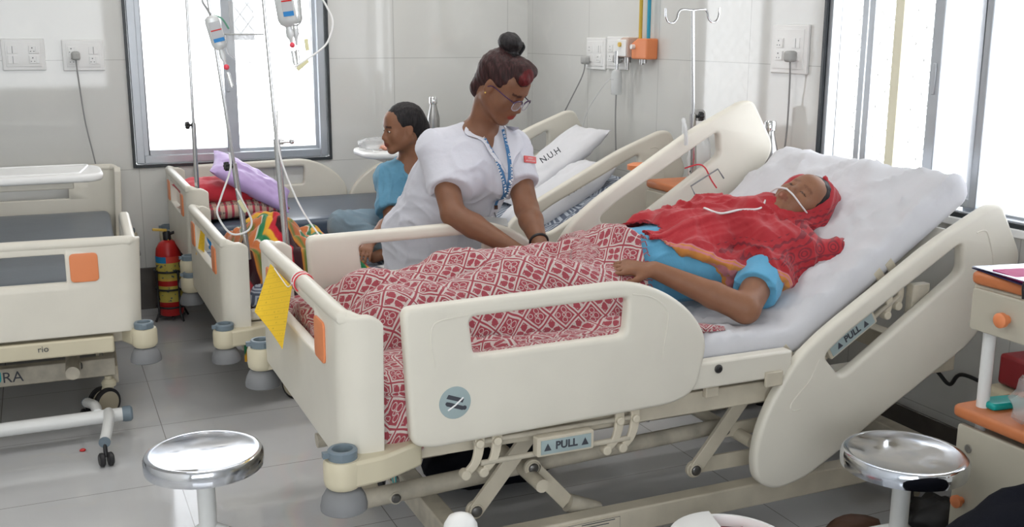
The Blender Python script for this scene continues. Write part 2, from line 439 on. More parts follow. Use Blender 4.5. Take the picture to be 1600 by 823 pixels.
# ---- wall plates
def plate(name, label, cat, loc, wall, w, h, mods, group=None):
    """mods: list of (x, z, kind) in plate coordinates; faces -y on the back wall, -x on the right wall"""
    t = thing(name, label, cat, loc, 0 if wall == 'b' else PI/2*3, group)
    g = G(); o = rounded([(-w/2, -h/2), (w/2, -h/2), (w/2, h/2), (-w/2, h/2)], .006)
    panel('frame', [o], .016, M['whitepl'], t, .005, T(0, -.008, 0) @ XZ)
    panel('face_plate', [[(-w/2+.02, -h/2+.02), (w/2-.02, -h/2+.02), (w/2-.02, h/2-.02), (-w/2+.02, h/2-.02)]], .006, M['whitepl'], t, .001, T(0, -.017, 0) @ XZ)
    for (x, z, k) in mods:
        g = G(); hw = .024
        g.box((x-hw, -.0235, z-.020), (x+hw, -.018, z+.020), 0)
        if k == 'sw': g.box((x-.001, -.0243, z-.019), (x+.001, -.0233, z+.019), 1)
        if k == 'so' or k == 'so2':
            g.box((x+.0085, -.026, z-.018), (x+.022, -.0233, z+.018), 0)
            for dx, dz, r in ((-.008, .009, .0033), (-.016, -.009, .0026), (0, -.009, .0026)):
                g.cyl((x+dx, -.0242, z+dz), (x+dx, -.0222, z+dz), r, seg=10, mi=1)
        g.build('switch' if k == 'sw' else 'socket', [M['whitepl'], M['ink']], t, bevel=.0012)
    return t
G2 = [(-.052, .026), (.052, .026), (-.052, -.026), (.052, -.026)]
def m4(*k): return [(x, z, kk) for (x, z), kk in zip(G2, k)]
plate('socket_panel', 'white switch and socket panel at the far left of the back wall, nothing plugged in', 'socket panel', (-.05, YB, 1.446), 'b', .21, .165, m4('sw', 'so', 'sw', 'so'), 'wall socket panels')
plate('socket_panel', 'white socket panel with a grey plug, just left of the back window', 'socket panel', (.245, YB, 1.441), 'b', .21, .165, m4('so', 'sw', 'so', 'so'), 'wall socket panels')
plate('socket_panel', 'white socket panel on the right wall nearest the room corner', 'socket panel', (XR, 5.325, 1.455), 'r', .22, .175, m4('so', 'sw', 'so', 'so'), 'wall socket panels')
plate('socket_panel', 'white socket panel on the right wall beside the orange gas outlet', 'socket panel', (XR, 5.085, 1.462), 'r', .22, .175, m4('so', 'sw', 'so', 'sw'), 'wall socket panels')
plate('socket_panel', 'white socket panel with grey plug, beside the right window', 'socket panel', (XR, 3.635, 1.505), 'r', .235, .2, m4('so', 'sw', 'so', 'so'), 'wall socket panels')
def plug(label, p, d, path, m=M['greyplug']):
    """p: plug on wall, d: outward direction"""
    t = thing('power_plug', label, 'plug', p, 0, 'grey plugs and cables in the wall sockets'); d = Vector(d)
    g = G(); g.box((-.022, -.022, -.024), (.022, .022, .022))
    g.build('plug_body', m, t, bevel=.012, seg=3)
    G().tube([(Vector(q)-Vector(p)) for q in path], .0038, 7, smooth=6).build('cable', M['cable'], t)
plug('grey plug with cable running down to the empty bed at far left', (.205, YB-.045, 1.44), (0,-1,0), [(.205, YB-.045, 1.42), (.207, YB-.045, 1.36), (.225, YB-.03, 1.1), (.25, YB-.03, .93), (.27, YB-.03, .80)])
plug('grey plug in the corner panel with its cable slanting down left behind the cream rail', (XR-.045, 5.39, 1.42), (-1,0,0), [(XR-.045, 5.39, 1.4), (XR-.05, 5.42, 1.32), (XR-.1, 5.55, 1.1), (XR-.14, 5.6, .95)])
plug('grey plug beside the suction bottle with its cable hanging straight down', (XR-.045, 5.02, 1.435), (-1,0,0), [(XR-.045, 5.02, 1.41), (XR-.05, 5.015, 1.3), (XR-.05, 5.02, 1.12), (XR-.05, 5.0, .9)])
plug('grey plug beside the right window, its cable hanging behind the bed', (XR-.045, 3.585, 1.478), (-1,0,0), [(XR-.045, 3.585, 1.46), (XR-.04, 3.585, 1.36), (XR-.03, 3.60, 1.15), (XR-.03, 3.63, .95)])
# ---- gas outlets with their pipes
t = thing('gas_outlet', 'orange medical gas outlet box on the right wall under the blue pipe', 'gas outlet', (XR, 4.76, 1.49))
panel('housing', [rounded([(-.075, -.052), (.075, -.052), (.075, .052), (-.02, .052), (-.075, .028)], .01)], .07, M['orange'], t, .008, T(-.036, 0, 0) @ Matrix.Rotation(-PI/2, 4, 'Z') @ XZ)
G().cyl((-.071, .045, .01), (-.09, .045, .01), .012).build('dial', M['whitepl'], t)
G().cyl((-.04, .02, -.052), (-.04, .02, -.08), .012).cyl((-.04, -.01, -.052), (-.04, -.01, -.072), .012).build('nozzle', M['steel'], t)
t = thing('gas_outlet', 'white and pinkish medical gas outlet box on the right wall under the yellow pipe', 'gas outlet', (XR, 4.905, 1.495))
M['beigepl'] = mat('pinkish_beige_plastic', (.62, .47, .40), .4)
panel('housing', [rounded([(-.05, -.05), (.05, -.05), (.05, .052), (-.01, .052), (-.05, .035)], .008)], .08, M['beigepl'], t, .006, T(-.041, 0, 0) @ Matrix.Rotation(-PI/2, 4, 'Z') @ XZ)
panel('front_cover', [rounded([(-.04, -.045), (.05, -.045), (.05, .04), (-.04, .04)], .008)], .01, M['whitepl'], t, .003, T(-.085, .005, 0) @ Matrix.Rotation(-PI/2, 4, 'Z') @ XZ)
G().cyl((-.09, .01, .015), (-.10, .01, .015), .012).build('dial', M['gold'], t)
G().cyl((-.05, 0, -.05), (-.05, 0, -.078), .018).cyl((-.05, 0, -.078), (-.05, 0, -.115), .009).build('nozzle', M['steel'], t)
for (y, mm, nm, lb) in ((4.815, mat('yellow_pipe_paint', (.62, .42, .04), .4), 'gas_pipe', 'yellow gas pipe running up the wall from the pinkish outlet'), (4.735, mat('blue_pipe_paint', (.02, .33, .5), .4), 'gas_pipe', 'blue gas pipe running up the wall from the orange outlet')):
    o = G().cyl((XR-.03, y, 1.53), (XR-.03, y, HC-.01), .0095, seg=12).build(nm, mm); tag(o, lb, 'pipe')
t = thing('suction_bottle', 'clear suction bottle with teal cap hanging from a chrome valve on the right wall', 'suction bottle', (XR, 4.955, 1.36))
G().cyl((-.0, 0, .08), (-.09, 0, .08), .010).cyl((-.085, 0, .05), (-.085, 0, .115), .014).cyl((-.085, 0, .02), (-.085, 0, .05), .008).build('valve', M['chrome'], t)
G().lathe([(.0, -.11), (.026, -.11), (.029, -.10), (.029, .0), (.024, .012), (.014, .02), (0, .02)], (-.085, 0, 0)).build('bottle', M['milk'], t)
G().cyl((-.085, .018, .0), (-.085, .032, .0), .008).build('cap', M['teal'], t)
text('- - - - - -', .012, M['ink'], t, T(-.115, .02, -.03) @ Matrix.Rotation(-PI/2, 4, 'Z') @ XZ)
o = G().tube([(XR-.085, 4.99, 1.35), (XR-.09, 5.1, 1.28), (XR-.08, 5.3, 1.12), (XR-.06, 5.4, .95)], .0025, 6, smooth=6).build('suction_tube', M['tubing']); tag(o, 'thin clear tube curving down left from the suction bottle', 'tube')
# ------------------------------------------------------------------ hospital bed (local: x foot->head, y near->far side, z up)
def rot2(pts, c, a):
    ca, sa = math.cos(a), math.sin(a)
    return [(c[0]+(x-c[0])*ca-(z-c[1])*sa, c[1]+(x-c[0])*sa+(z-c[1])*ca) for x, z in pts]
HINGE = (1.37, .62)
FOOT_RAIL = [(.142,.908),(.785,.918),(.895,.880),(.985,.815),(1.045,.725),(1.008,.575),(.93,.548),(.215,.532),(.160,.548)]
FOOT_RAD = [.03,.10,.06,.06,.06,.07,.06,.05,.03]
FOOT_SLOT = [(.318,.868),(.780,.874),(.772,.768),(.330,.764)]
_HR = [(2.08,1.043),(2.132,1.045),(2.25,.856),(2.062,.597),(1.691,.395),(1.522,.294),(1.404,.235),(1.30,.222),(1.235,.262),(1.222,.331),(1.235,.419),(1.277,.515),(1.357,.629),(1.459,.705),(1.863,.943)]
_HS = [(1.458,.625),(1.524,.555),(1.56,.568),(1.985,.838),(1.975,.932),(1.54,.685)]
A0 = math.radians(31)
HEAD_RAIL = rot2(_HR, HINGE, -A0); HEAD_SLOT = rot2(_HS, HINGE, -A0)
def shift(p, dx, dz): return [(a+dx, b+dz) for a, b in p]
def emblem(par, x, z, y, side):
    Mx = T(x, y, z) @ XZ
    if side > 0: Mx = T(x, y, z) @ Matrix.Rotation(PI, 4, 'Z') @ XZ
    e = panel('emblem', [[(.043*math.cos(a*PI/18), .043*math.sin(a*PI/18)) for a in range(36)]], .004, M['labelblue'], par, .001, Mx)
    g = G()
    for sx in (1, -1):
        a = math.radians(24*1)
        g.add([Mx @ Vector(p) for p in ((-.024, .010*sx+.004, .0025), (.020, .010*sx-.012, .0025), (.024, .010*sx-.002, .0025), (-.018, .010*sx+.014, .0025))], [(0, 1, 2, 3)], 0, True)
    g.add([Mx @ Vector((-.022+.005*math.cos(k), .0+.005*math.sin(k), .0028)) for k in np.linspace(0, 2*PI, 12, endpoint=False)], [tuple(range(12))], 0, True)
    g.add([Mx @ Vector((.025+.006*math.cos(k), -.016+.006*math.sin(k), .0028)) for k in np.linspace(0, 2*PI, 12, endpoint=False)], [tuple(range(12))], 0, True)
    g.build('lying_figure_mark', M['ink'], e)
    g = G().tube([Mx @ Vector((-.020, -.018, .003)), Mx @ Vector((.0, -.006, .003)), Mx @ Vector((.022, .012, .003))], .0022, 6); g.build('bar_mark', M['whiteink'], e)
def foot_rail(bed, side, drop=(0, 0), contours=True, emb=True):
    """side 0 near, 1 far"""
    y = .01 if side == 0 else 1.02
    ol = shift(FOOT_RAIL, *drop); sl = shift(FOOT_SLOT, *drop)
    o = panel('side_rail', [rounded(ol, FOOT_RAD, 6), rounded(sl, .02, 4)], .042, M['ivory'], bed, .014, T(0, y, 0) @ XZ, res=4)
    if contours:
        s = -1 if side == 0 else 1; yy = y+s*.0195
        dx, dz = drop
        for P_ in ([(.315,.875),(.24,.868),(.218,.85),(.216,.80),(.224,.75)], [(.79,.882),(.85,.868),(.895,.835),(.905,.80),(.895,.72),(.893,.69)]):
            G().tube([(a+dx, yy, b+dz) for a, b in P_], .0035, 6, smooth=5).build('raised_line', M['ivory'], o)
        if emb: emblem(o, .276+dx, .649+dz, yy+s*.0015, s)
    return o
def head_rail(bed, side, ang, drop=(0, 0), emb=False):
    y = .007 if side == 0 else 1.023
    a = math.radians(ang); ol = shift(rot2(HEAD_RAIL, HINGE, a), *drop); sl = shift(rot2(HEAD_SLOT, HINGE, a), *drop)
    o = panel('side_rail', [rounded(ol, .06, 6), rounded(sl, .025, 4)], .042, M['ivory'], bed, .014, T(0, y, 0) @ XZ, res=4)
    s = -1 if side == 0 else 1; yy = y+s*.0195
    for P_ in ([(2.03,.96),(2.06,.965),(2.08,.95),(2.11,.88),(2.12,.83)], [(1.44,.62),(1.41,.56),(1.37,.52),(1.345,.49),(1.35,.47),(1.38,.47)]):
        q = shift(rot2(rot2(P_, HINGE, -A0), HINGE, a), *drop)
        G().tube([(u, yy, w) for u, w in q], .0035, 6, smooth=5).build('raised_line', M['ivory'], o)
    if emb:
        q = shift(rot2([(1.52, .80)], HINGE, a), *drop)[0]; emblem(o, q[0], q[1], yy, s)
    return o
def board(bed, x0, zt, name, out=-1, cards=True, h=.385):
    """end board wrapped round at both ends; out=-1 faces -x"""
    path = []
    for i in range(7):
        a = i/6*PI/2; path.append((.055*(1-math.sin(a)), -.005+.05*(1-math.cos(a))+0))
    path = [(.09, -.005), (.07, -.005)] + path
    ys = [.09, .145, .245, .25, .40, .5, .60, .75, .755, .855, .91]
    path += [(0, y) for y in ys]
    path += [(p[0], 1.0-p[1]) for p in reversed(path[:9])]
    n = len(path); zs = [0, .02, .06, .12, .18, .205, .21, .26, .315, .32, .34, .352, .36]
    zs = [z*h/.36 for z in zs]
    g = G(); Vv = []
    for i, (px_, py_) in enumerate(path):
        edge = min(i, n-1-i)
        for z in zs:
            zz = z
            if edge == 0: zz = .012+z*(h-.032)/h
            elif edge == 1: zz = .003+z*(h-.009)/h
            taper = .016*(1-z/h)
            py2 = py_ + (taper if py_ < .5 else -taper)*(1 if edge < 9 else 0)
            Vv.append((x0-out*px_, py2, zt-h+zz))
    m = len(zs); F = []
    for i in range(n-1):
        for j in range(m-1):
            yc = (path[i][1]+path[i+1][1])/2; zc = (zs[j]+zs[j+1])/2
            if .25 <= yc <= .75 and zs[6]-.001 <= zc <= zs[9]-.001 and path[i][0] < .001: continue
            F.append((i*m+j, i*m+j+1, (i+1)*m+j+1, (i+1)*m+j))
    g.add(Vv, F)
    o = g.build(name, M['ivory'], bed, smooth=True)
    sol = o.modifiers.new('solid', 'SOLIDIFY'); sol.thickness = .034; sol.offset = 0
    bv = o.modifiers.new('bevel', 'BEVEL'); bv.width = .011; bv.segments = 3; bv.limit_method = 'ANGLE'; bv.angle_limit = math.radians(42)
    # thick rounded grip along the top
    G().tube([(x0-out*.055, -.003, zt-.020), (x0-out*.035, .001, zt-.014), (x0-out*.012, .018, zt-.008), (x0, .07, zt-.006), (x0, .5, zt-.004), (x0, .93, zt-.006), (x0-out*.012, .982, zt-.008), (x0-out*.035, .999, zt-.014), (x0-out*.055, 1.003, zt-.020)], [.010,.016,.02,.021,.021,.021,.02,.016,.010], 12, smooth=5).build('grip', M['ivory'], o)
    if cards:
        for y0 in (.135, .765):
            panel('orange_insert', [rounded([(-.05, -.055), (.05, -.055), (.05, .055), (-.05, .055)], .018)], .006, M['orange'], o, .002, T(x0+out*.0195, y0+.05, zt-.095*h/.36) @ Matrix.Rotation(PI/2*out, 4, 'Z') @ XZ, label='orange insert beside the hand slot')
    return o
def corner(bed, x, y, dz, sx):
    g = G(); sgn = 1 if y < .5 else -1
    g.lathe([(.0, .495), (.038, .495), (.046, .503), (.048, .515), (.048, .56), (.044, .569), (0, .57)], (x, y, dz), 28)
    o = g.build('corner_block', M['cream'], bed)
    G().prism(rounded([(x, y-.045), (x+.10*sx, y-.04+.01*sgn), (x+.22*sx, y+.03*sgn+.0), (x+.22*sx, y+.10*sgn), (x+.10*sx, y+.09*sgn), (x, y+.045)], .02), .500+dz, .568+dz, 'xy').build('corner_arm', M['cream'], o, bevel=.008)
    g = G(); g.lathe([(.026, .565), (.036, .565), (.037, .59), (.034, .594), (.026, .594), (.024, .58), (.024, .566)], (x, y, dz), 28); g.box((x-.05, y-.008, .576+dz), (x-.03, y+.008, .59+dz))
    g.build('pole_socket', M['greycap'], o)
    g = G(); g.lathe([(0, .432), (.05, .432), (.058, .437), (.0585, .448), (.054, .468), (.044, .486), (.034, .494), (0, .495)], (x, y, dz), 32)
    g.build('bumper', M['greyrub'], o)
def caster(bed, x, y, ang, big=True):
    r = .062; g = G(); d = Vector((math.cos(ang), math.sin(ang), 0)); s = Vector((-d.y, d.x, 0)); c = Vector((x, y, r))+d*.03
    for k in (-1, 1):
        g.lathe([(0, -.009), (r*.8, -.009), (r, -.006), (r, .006), (r*.8, .009), (0, .009)], c+s*.02*k, 28, axis=s)
    o = g.build('caster_wheel', M['black'], bed)
    g = G()
    for k in (-1, 1):
        g.lathe([(0, -.0115), (r*.78, -.0115), (r*.8, 0), (r*.78, .0115), (0, .0115)], c+s*.02*k, 28, axis=s)
    g.build('wheel_cover', mat('beige_wheel_cover', (.42, .37, .27), .5), o)
    g = G(); g.cyl((x, y, .11), (x, y, .17), .016); g.bar(c, (x, y, .135), .022, .04); g.lathe([(0, .125), (.028, .125), (.03, .14), (.02, .155), (0, .155)], (x, y, 0), 20)
    g.build('fork', M['cream'], o)
def pull_handle(par, x0, x1, z, y, ang=0, c=None, txt=True):
    """release handle with two rods and curved brackets, built flat then turned about c"""
    a = math.radians(ang); R_ = T(c[0], 0, c[1]) @ Matrix.Rotation(-a, 4, 'Y') @ T(-c[0], 0, -c[1]) if c else Matrix.Identity(4)
    w = x1-x0; o = G()
    g = G(); g.cyl((x0-.17, y+.035, z+.03), (x1+.15, y+.035, z+.03), .008, seg=10); g.cyl((x0-.15, y+.03, z-.028), (x1+.13, y+.03, z-.028), .008, seg=10)
    rods = g.xf(R_).build('rail_linkage', M['grime'], par)
    for bx_ in (x0-.165, x0-.115, x1+.085, x1+.135):
        g = G(); pts = [(bx_, z+.105), (bx_+.012, z+.04), (bx_+.002, z-.02), (bx_-.028, z-.052)]
        P_ = catmull([Vector((q[0], q[1])) for q in pts], 5); A_, B_ = [], []
        for i in range(len(P_)):
            t = (P_[min(i+1, len(P_)-1)]-P_[max(i-1, 0)]).normalized(); n_ = Vector((-t.y, t.x)); w_ = .016-.006*i/len(P_)
            A_.append(P_[i]+n_*w_); B_.append(P_[i]-n_*w_)
        k_ = len(P_); Vv = [(p.x, yy, p.y) for yy in (y+.024, y+.036) for p in A_+B_]
        Ff = []
        for i in range(k_-1): Ff += [(i, i+1, k_+i+1, k_+i), (2*k_+i, 3*k_+i, 3*k_+i+1, 2*k_+i+1), (i, 2*k_+i, 2*k_+i+1, i+1), (k_+i, k_+i+1, 3*k_+i+1, 3*k_+i)]
        Ff += [(0, k_, 3*k_, 2*k_), (k_-1, 3*k_-1, 4*k_-1, 2*k_-1)]
        g.add(Vv, Ff)
        g.cyl((pts[-1][0], y+.018, pts[-1][1]), (pts[-1][0], y+.046, pts[-1][1]), .014, seg=14); g.cyl((bx_+.01, y+.014, z+.03), (bx_+.01, y+.046, z+.03), .012, seg=14)
        g.xf(R_).build('hinge_arm', M['ivory2'], rods, bevel=.003)
    hd = panel('pull_handle', [rounded([(x0, z-.026), (x1, z-.026), (x1, z+.028), (x0, z+.028)], .006)], .03, M['ivory2'], par, .003, R_ @ T(0, y+.012, 0) @ XZ)
    lb = panel('label_plate', [[(x0+.01, z-.019), (x1-.01, z-.019), (x1-.01, z+.02), (x0+.01, z+.02)]], .003, M['labelblue'], hd, .0005, R_ @ T(0, y-.0045, 0) @ XZ, label='blue grey label reading PULL')
    if txt:
        cx = (x0+x1)/2; text('PULL', .030, M['ink'], lb, R_ @ T(cx, y-.0066, z+.002) @ XZ, align='CENTER', bold=.0008)
        for s in (-1, 1): G().add([R_ @ Vector(p) for p in ((cx+s*.056-.011, y-.0068, z-.009), (cx+s*.056+.011, y-.0068, z-.009), (cx+s*.056, y-.0068, z+.012))], [(0, 1, 2)], 0, True).build('arrow_mark', M['ink'], lb)
def bolt(g, x, y, z, r=.015, ax=(0, -1, 0)):
    g.lathe([(0, -.004), (r, -.004), (r, .004), (r*.7, .008), (0, .009)], (x, y, z), 14, axis=ax, mi=1)
    g.lathe([(r*1.25, -.003), (r*1.3, .001), (r, .002)], (x, y, z), 16, axis=ax)
def make_bed(label, loc, rz, dz, back=0, near_foot=None, near_head=None, far_foot=None, far_head=None, detail=True, headboard=False, head_ext=0, emb_head=False, logo=True):
    bed = thing('hospital_bed', label, 'hospital bed', loc, rz, 'cream plastic hospital beds in the ward')
    iv, en = M['ivory'], M['ivory2']
    # upper frame
    g = G(); z0, z1 = .485+dz, .55+dz
    g.box((.06, .05, z0), (2.06, .10, z1)); g.box((.06, .90, z0), (2.06, .95, z1)); g.box((.06, .10, z0), (.11, .90, z1)); g.box((2.0, .10, z0), (2.06, .90, z1))
    g.box((.9, .10, z0), (.95, .90, z1-.01))
    g.build('upper_frame', en, bed, bevel=.004)
    g = G(); g.box((.085, .045, .555+dz), (1.36, .955, .605+dz)); g.build('mattress_deck', iv, bed, bevel=.012)
    if back:
        a = math.radians(back); R_ = T(1.37, 0, .585+dz) @ Matrix.Rotation(-a, 4, 'Y')
        g = G().box((0, .05, -.03), (.72, .95, .015)); g.box((0, .10, -.075), (.6, .16, -.03)); g.box((0, .84, -.075), (.6, .90, -.03)); g.xf(R_).build('back_section', iv, bed, bevel=.012)
        G().tube([(1.15, .5, .30+dz), R_ @ Vector((.45, .5, -.05))], .022, 12).build('back_actuator', M['chrome'], bed)
    else:
        G().box((1.36, .045, .555+dz), (2.07, .955, .605+dz)).build('back_section', iv, bed, bevel=.012)
    board(bed, 0, .90+dz, 'foot_board', h=.36 if headboard else .385)
    hb = board(bed, 2.12, (.95 if headboard else .90)+dz, 'head_board', out=1, cards=headboard, h=.40) if headboard else None
    corner(bed, -.02, -.012, dz-.02, 1); corner(bed, -.02, 1.012, dz-.02, 1)
    if headboard: corner(bed, 2.14, -.04, dz, -1); corner(bed, 2.14, 1.045, dz, -1)
    # lower base
    g = G(); g.box((.34, .09, .125), (2.06, .145, .20)); g.box((.34, .855, .125), (2.06, .91, .20)); g.build('base_frame', en, bed, bevel=.005)
    g = G(); g.box((.285, .10, .175), (.345, .90, .25)); cb = g.build('base_crossbeam', M['grime'], bed, bevel=.005)
    G().box((1.95, .10, .175), (2.01, .90, .25)).build('base_crossbeam', M['grime'], bed, bevel=.005)
    if logo:
        Mx = T(.2838, .62, .212) @ Matrix.Rotation(-PI/2, 4, 'Z') @ XZ
        text('A', .062, M['ink'], cb, Mx); text('U', .066, M['tealpaint'], cb, Mx @ T(.048, 0, 0), bold=.0012); text('RA', .062, M['ink'], cb, Mx @ T(.094, 0, 0))
    for (x, y, a) in ((.315, .13, 2.2), (.315, .87, 2.6), (1.98, .13, .5), (1.98, .87, .8)): caster(bed, x, y, a)
    # lifting links
    zt = .485+dz
    for y in (.16, .84):
        for (xa, za, xb) in ((.40, .255, .40+.20), (1.13, .252, 1.13+.20)):
            g = G(); g.bar((xa, y, .19 if za < .2 else za), (xb, y, zt+.01), .014, .046, up=(1, 0, 0)); bolt(g, xa, y-.008, za, .017); bolt(g, xb, y-.008, zt-.01, .013)
            g.lathe([(0, -.009), (.027, -.009), (.027, .004), (0, .004)], (xa, y+.003, za), 20, axis=(0, -1, 0))
            g.build('lift_link', [en, M['bolt']], bed, bevel=.002)
        g = G(); g.bar((.585, y+.02, .345+dz*.3), (.70, y+.02, .215), .012, .045, up=(1, 0, 0)); bolt(g, .585, y+.012, .345+dz*.3, .016)
        g.lathe([(0, -.006), (.026, -.006), (.026, .006), (0, .006)], (.585, y+.02, .345+dz*.3), 20, axis=(0, -1, 0)); g.build('lift_link', [en, M['bolt']], bed, bevel=.002)
        g = G(); g.bar((1.24, y+.02, .355+dz*.3), (1.62, y+.02, .355+dz*.3), .012, .045); bolt(g, 1.25, y+.012, .355+dz*.3, .012); g.bar((1.14, y+.02, .255), (1.65, y+.02, .245), .012, .05)
        g.build('lift_link', [en, M['bolt']], bed, bevel=.002)
        g = G(); g.cyl((.70, y+.02, .215), (.80, y+.02, .17), .028, seg=16); g.build('lift_stub', M['grime'], bed)
    g = G(); g.cyl((.09, .26, .30+dz*.4), (.53, .26, .315+dz*.4), .027, seg=18); g.cyl((.53, .26, .315+dz*.4), (1.30, .26, .335+dz*.4), .024, seg=18); g.cyl((.09, .74, .30+dz*.4), (1.30, .74, .335+dz*.4), .024, seg=18)
    bolt(g, .19, .232, .30+dz*.4, .014); g.build('lift_tube', [M['grime'], M['bolt']], bed)
    G().cyl((.58, .1, .32+dz*.4), (.58, .9, .32+dz*.4), .02, seg=14).build('torque_tube', en, bed); G().cyl((1.30, .1, .335+dz*.4), (1.30, .9, .335+dz*.4), .02, seg=14).build('torque_tube', en, bed)
    if detail:
        g = G(); g.box((.62, .45, .33), (1.05, .55, .42)); g.cyl((1.0, .5, .37), (1.3, .5, .36), .02); g.build('motor', M['greyrub'], bed, bevel=.01)
    if near_foot is not None: foot_rail(bed, 0, near_foot); pull_handle(bed, .505+near_foot[0], .675+near_foot[0], .49+near_foot[1], -.018)
    if far_foot is not None: foot_rail(bed, 1, far_foot)
    if near_head is not None:
        head_rail(bed, 0, back, near_head)
    if far_head is not None: head_rail(bed, 1, back, far_head, emb=False)
    return bed
bed1 = make_bed('cream hospital bed nearest the viewer, raised head end, carrying the patient in red', (.63, 2.40, 0), 0, 0, 31, near_foot=(0, 0), far_foot=(0, 0), near_head=(0, 0), far_head=(-.22, .27))
pull_handle(bed1, 1.60, 1.80, .515, .03, 31, (1.37, .40))
# deck skirt and brackets visible under the mattress
G().box((1.0, -.0, .575), (1.35, .045, .655)).build('deck_skirt', M['ivory'], bed1, bevel=.008)
g = G(); bolt(g, 1.085, -.004, .632, .010); g.build('bolt', [M['bolt'], M['black']], bed1)
G().box((1.07, .03, .535), (1.115, .05, .565)).build('bracket', M['ivory2'], bed1, bevel=.003); G().box((1.25, -.012, .555), (1.31, .0, .60)).build('bracket', M['ivory2'], bed1, bevel=.003)
g = G().tube([(1.56, .025, .50), (1.62, .03, .52), (1.70, .04, .60), (1.9, .05, .72), (2.0, .04, .80)], .012, 8, smooth=3).box((1.83, .03, .70), (1.90, .06, .80)).box((1.50, .03, .49), (1.60, .06, .53)); g.build('rail_linkage', M['grime'], bed1, bevel=.003)
sp = panel('specification_plate', [rounded([(.62, .13), (.83, .13), (.83, .19), (.62, .19)], .008)], .003, M['ivory2'], bed1, .0005, T(0, .0885, 0) @ XZ)
g = G()
for i in range(5): g.box((.70, .0865, .180-.009*i), (.81-.02*(i % 3), .0871, .1825-.009*i))
g.tube([(.625, .0868, .133), (.827, .0868, .133), (.827, .0868, .187), (.625, .0868, .187)], .0008, 4, closed=True); g.tube([(.66, .0868, .133), (.66, .0868, .187)], .0006, 4)
g.build('small_print', M['ink'], sp)
g = G(); g.box((.45, .083, .17), (.52, .0885, .197), 0); g.box((.45, .083, .197), (.52, .0885, .212), 1); g.build('warning_sticker', [M['red'], M['teal']], bed1, label='red and green warning sticker')
bed3 = make_bed('lowered cream hospital bed in the middle, under the colourful blanket where the woman sits', (.635, 4.26, 0), 0, -.16, 27, near_head=(-.09, .13), far_head=(-.07, .155), detail=False)
bed4 = make_bed('cream hospital bed under the back window with an empty blue mattress', (.64, 5.33, 0), 0, -.085, 0, far_foot=(0, -.085), far_head=(-.03, .185), detail=False)
bed4.scale = (1, .90, 1)
bed5 = make_bed('empty cream hospital bed at the far left, its foot board facing the viewer', (.292, 4.22, 0), PI/2-.035, -.107, 0, detail=False, headboard=True, near_foot=(0, -.13))
bed5_txt = text('rio', .034, M['ink'], bed5, T(-.022, .372, .395) @ Matrix.Rotation(-PI/2, 4, 'Z') @ XZ)
G().box((-.018, .10, .355), (.03, .92, .42)).build('end_rail', M['cream'], bed5, bevel=.008)
# emblem seen through the slot
emb_ = [o for o in bed3.children if o.name.startswith('side_rail')][0]
emblem(emb_, 1.995, .865, -.0115, -1)
# ---- mattresses
def slab(name, label, cat, prof_top, thick, y0, y1, m, group=None, rad=.03, sub=10, wr=0, seedv=0, loc=(0, 0, 0)):
    """mattress swept along a side profile (x,z of the top) with rounded edges"""
    P_ = []; 
    for i in range(len(prof_top)-1):
        a, b = Vector(prof_top[i]), Vector(prof_top[i+1]); n = max(2, int((b-a).length/(.018 if wr else .035)))
        for k in range(n): P_.append(a.lerp(b, k/n))
    P_.append(Vector(prof_top[-1]))
    # soften the bend
    for _ in range(3): P_ = [P_[0]] + [(P_[i-1]+P_[i]*2+P_[i+1])/4 for i in range(1, len(P_)-1)] + [P_[-1]]
    nn = len(P_); ring = []
    ny = 40 if wr else 8
    def sect(th):
        r = rad; pts = []
        for k in range(5): a = PI+PI/2*k/4*-1; pts.append((y0+r+r*math.cos(PI-0 - (-PI/2)*0 - 0) if False else 0, 0))
        return pts
    prof = []
    for cx, cz, a0 in ((y0+rad, -rad, PI), (y1-rad, -rad, PI/2), (y1-rad, -thick+rad, 0), (y0+rad, -thick+rad, -PI/2)):
        for k in range(5):
            a = a0-PI/2*k/4; prof.append((cx+rad*math.cos(a), cz+rad*math.sin(a)))
        if cz == -rad and cx < (y0+y1)/2:
            for k in range(1, ny): prof.append((y0+rad+(y1-y0-2*rad)*k/ny, 0))
    Vv = []; m_ = len(prof)
    for i, p in enumerate(P_):
        t = (P_[min(i+1, nn-1)]-P_[max(i-1, 0)]).normalized(); nrm = Vector((-t.y, t.x))
        e = min(i, nn-1-i); sh = [.022, .008, .002][e] if e < 3 else 0
        for (yy, d) in prof:
            dd = d*(1-2*sh/thick)-sh; w = 0
            if wr and d > -thick*.6:
                w = wr*(mnoise(Vector((p.x*3+seedv, yy*7+p.x*5, seedv)))+1.6*max(0, 1-3.5*abs(mnoise(Vector((p.x*4-yy*3, yy*9+p.x*6, seedv+3)))))**1.6+.8*max(0, 1-3.5*abs(mnoise(Vector((p.x*7+yy*5, yy*18-p.x*13, seedv+8)))))**1.6)
            yy2 = yy + (sh if yy < (y0+y1)/2 else -sh)
            q = p+nrm*(dd+w); Vv.append((q.x, yy2, q.y))
    F = [(i*m_+j, (i+1)*m_+j, (i+1)*m_+(j+1) % m_, i*m_+(j+1) % m_) for i in range(nn-1) for j in range(m_)]
    F += [tuple(range(m_)), tuple(range((nn-1)*m_, nn*m_))[::-1]]
    g = G().add(Vv, F); o = g.build(name, m); tag(o, label, cat, group); sharp(o.data, 50); return o
M['rexine'] = mat('blue_grey_vinyl', (.10, .125, .155), .3, noise=.15, bump=.08, bscale=30)
M['rexine2'] = mat('dark_blue_vinyl', (.075, .10, .14), .3, noise=.12, bump=.08, bscale=30)
m = mat('printed_grey_blue_cover', (.35, .4, .48), .75); nt, b = nodes(m); c = coord(nt)
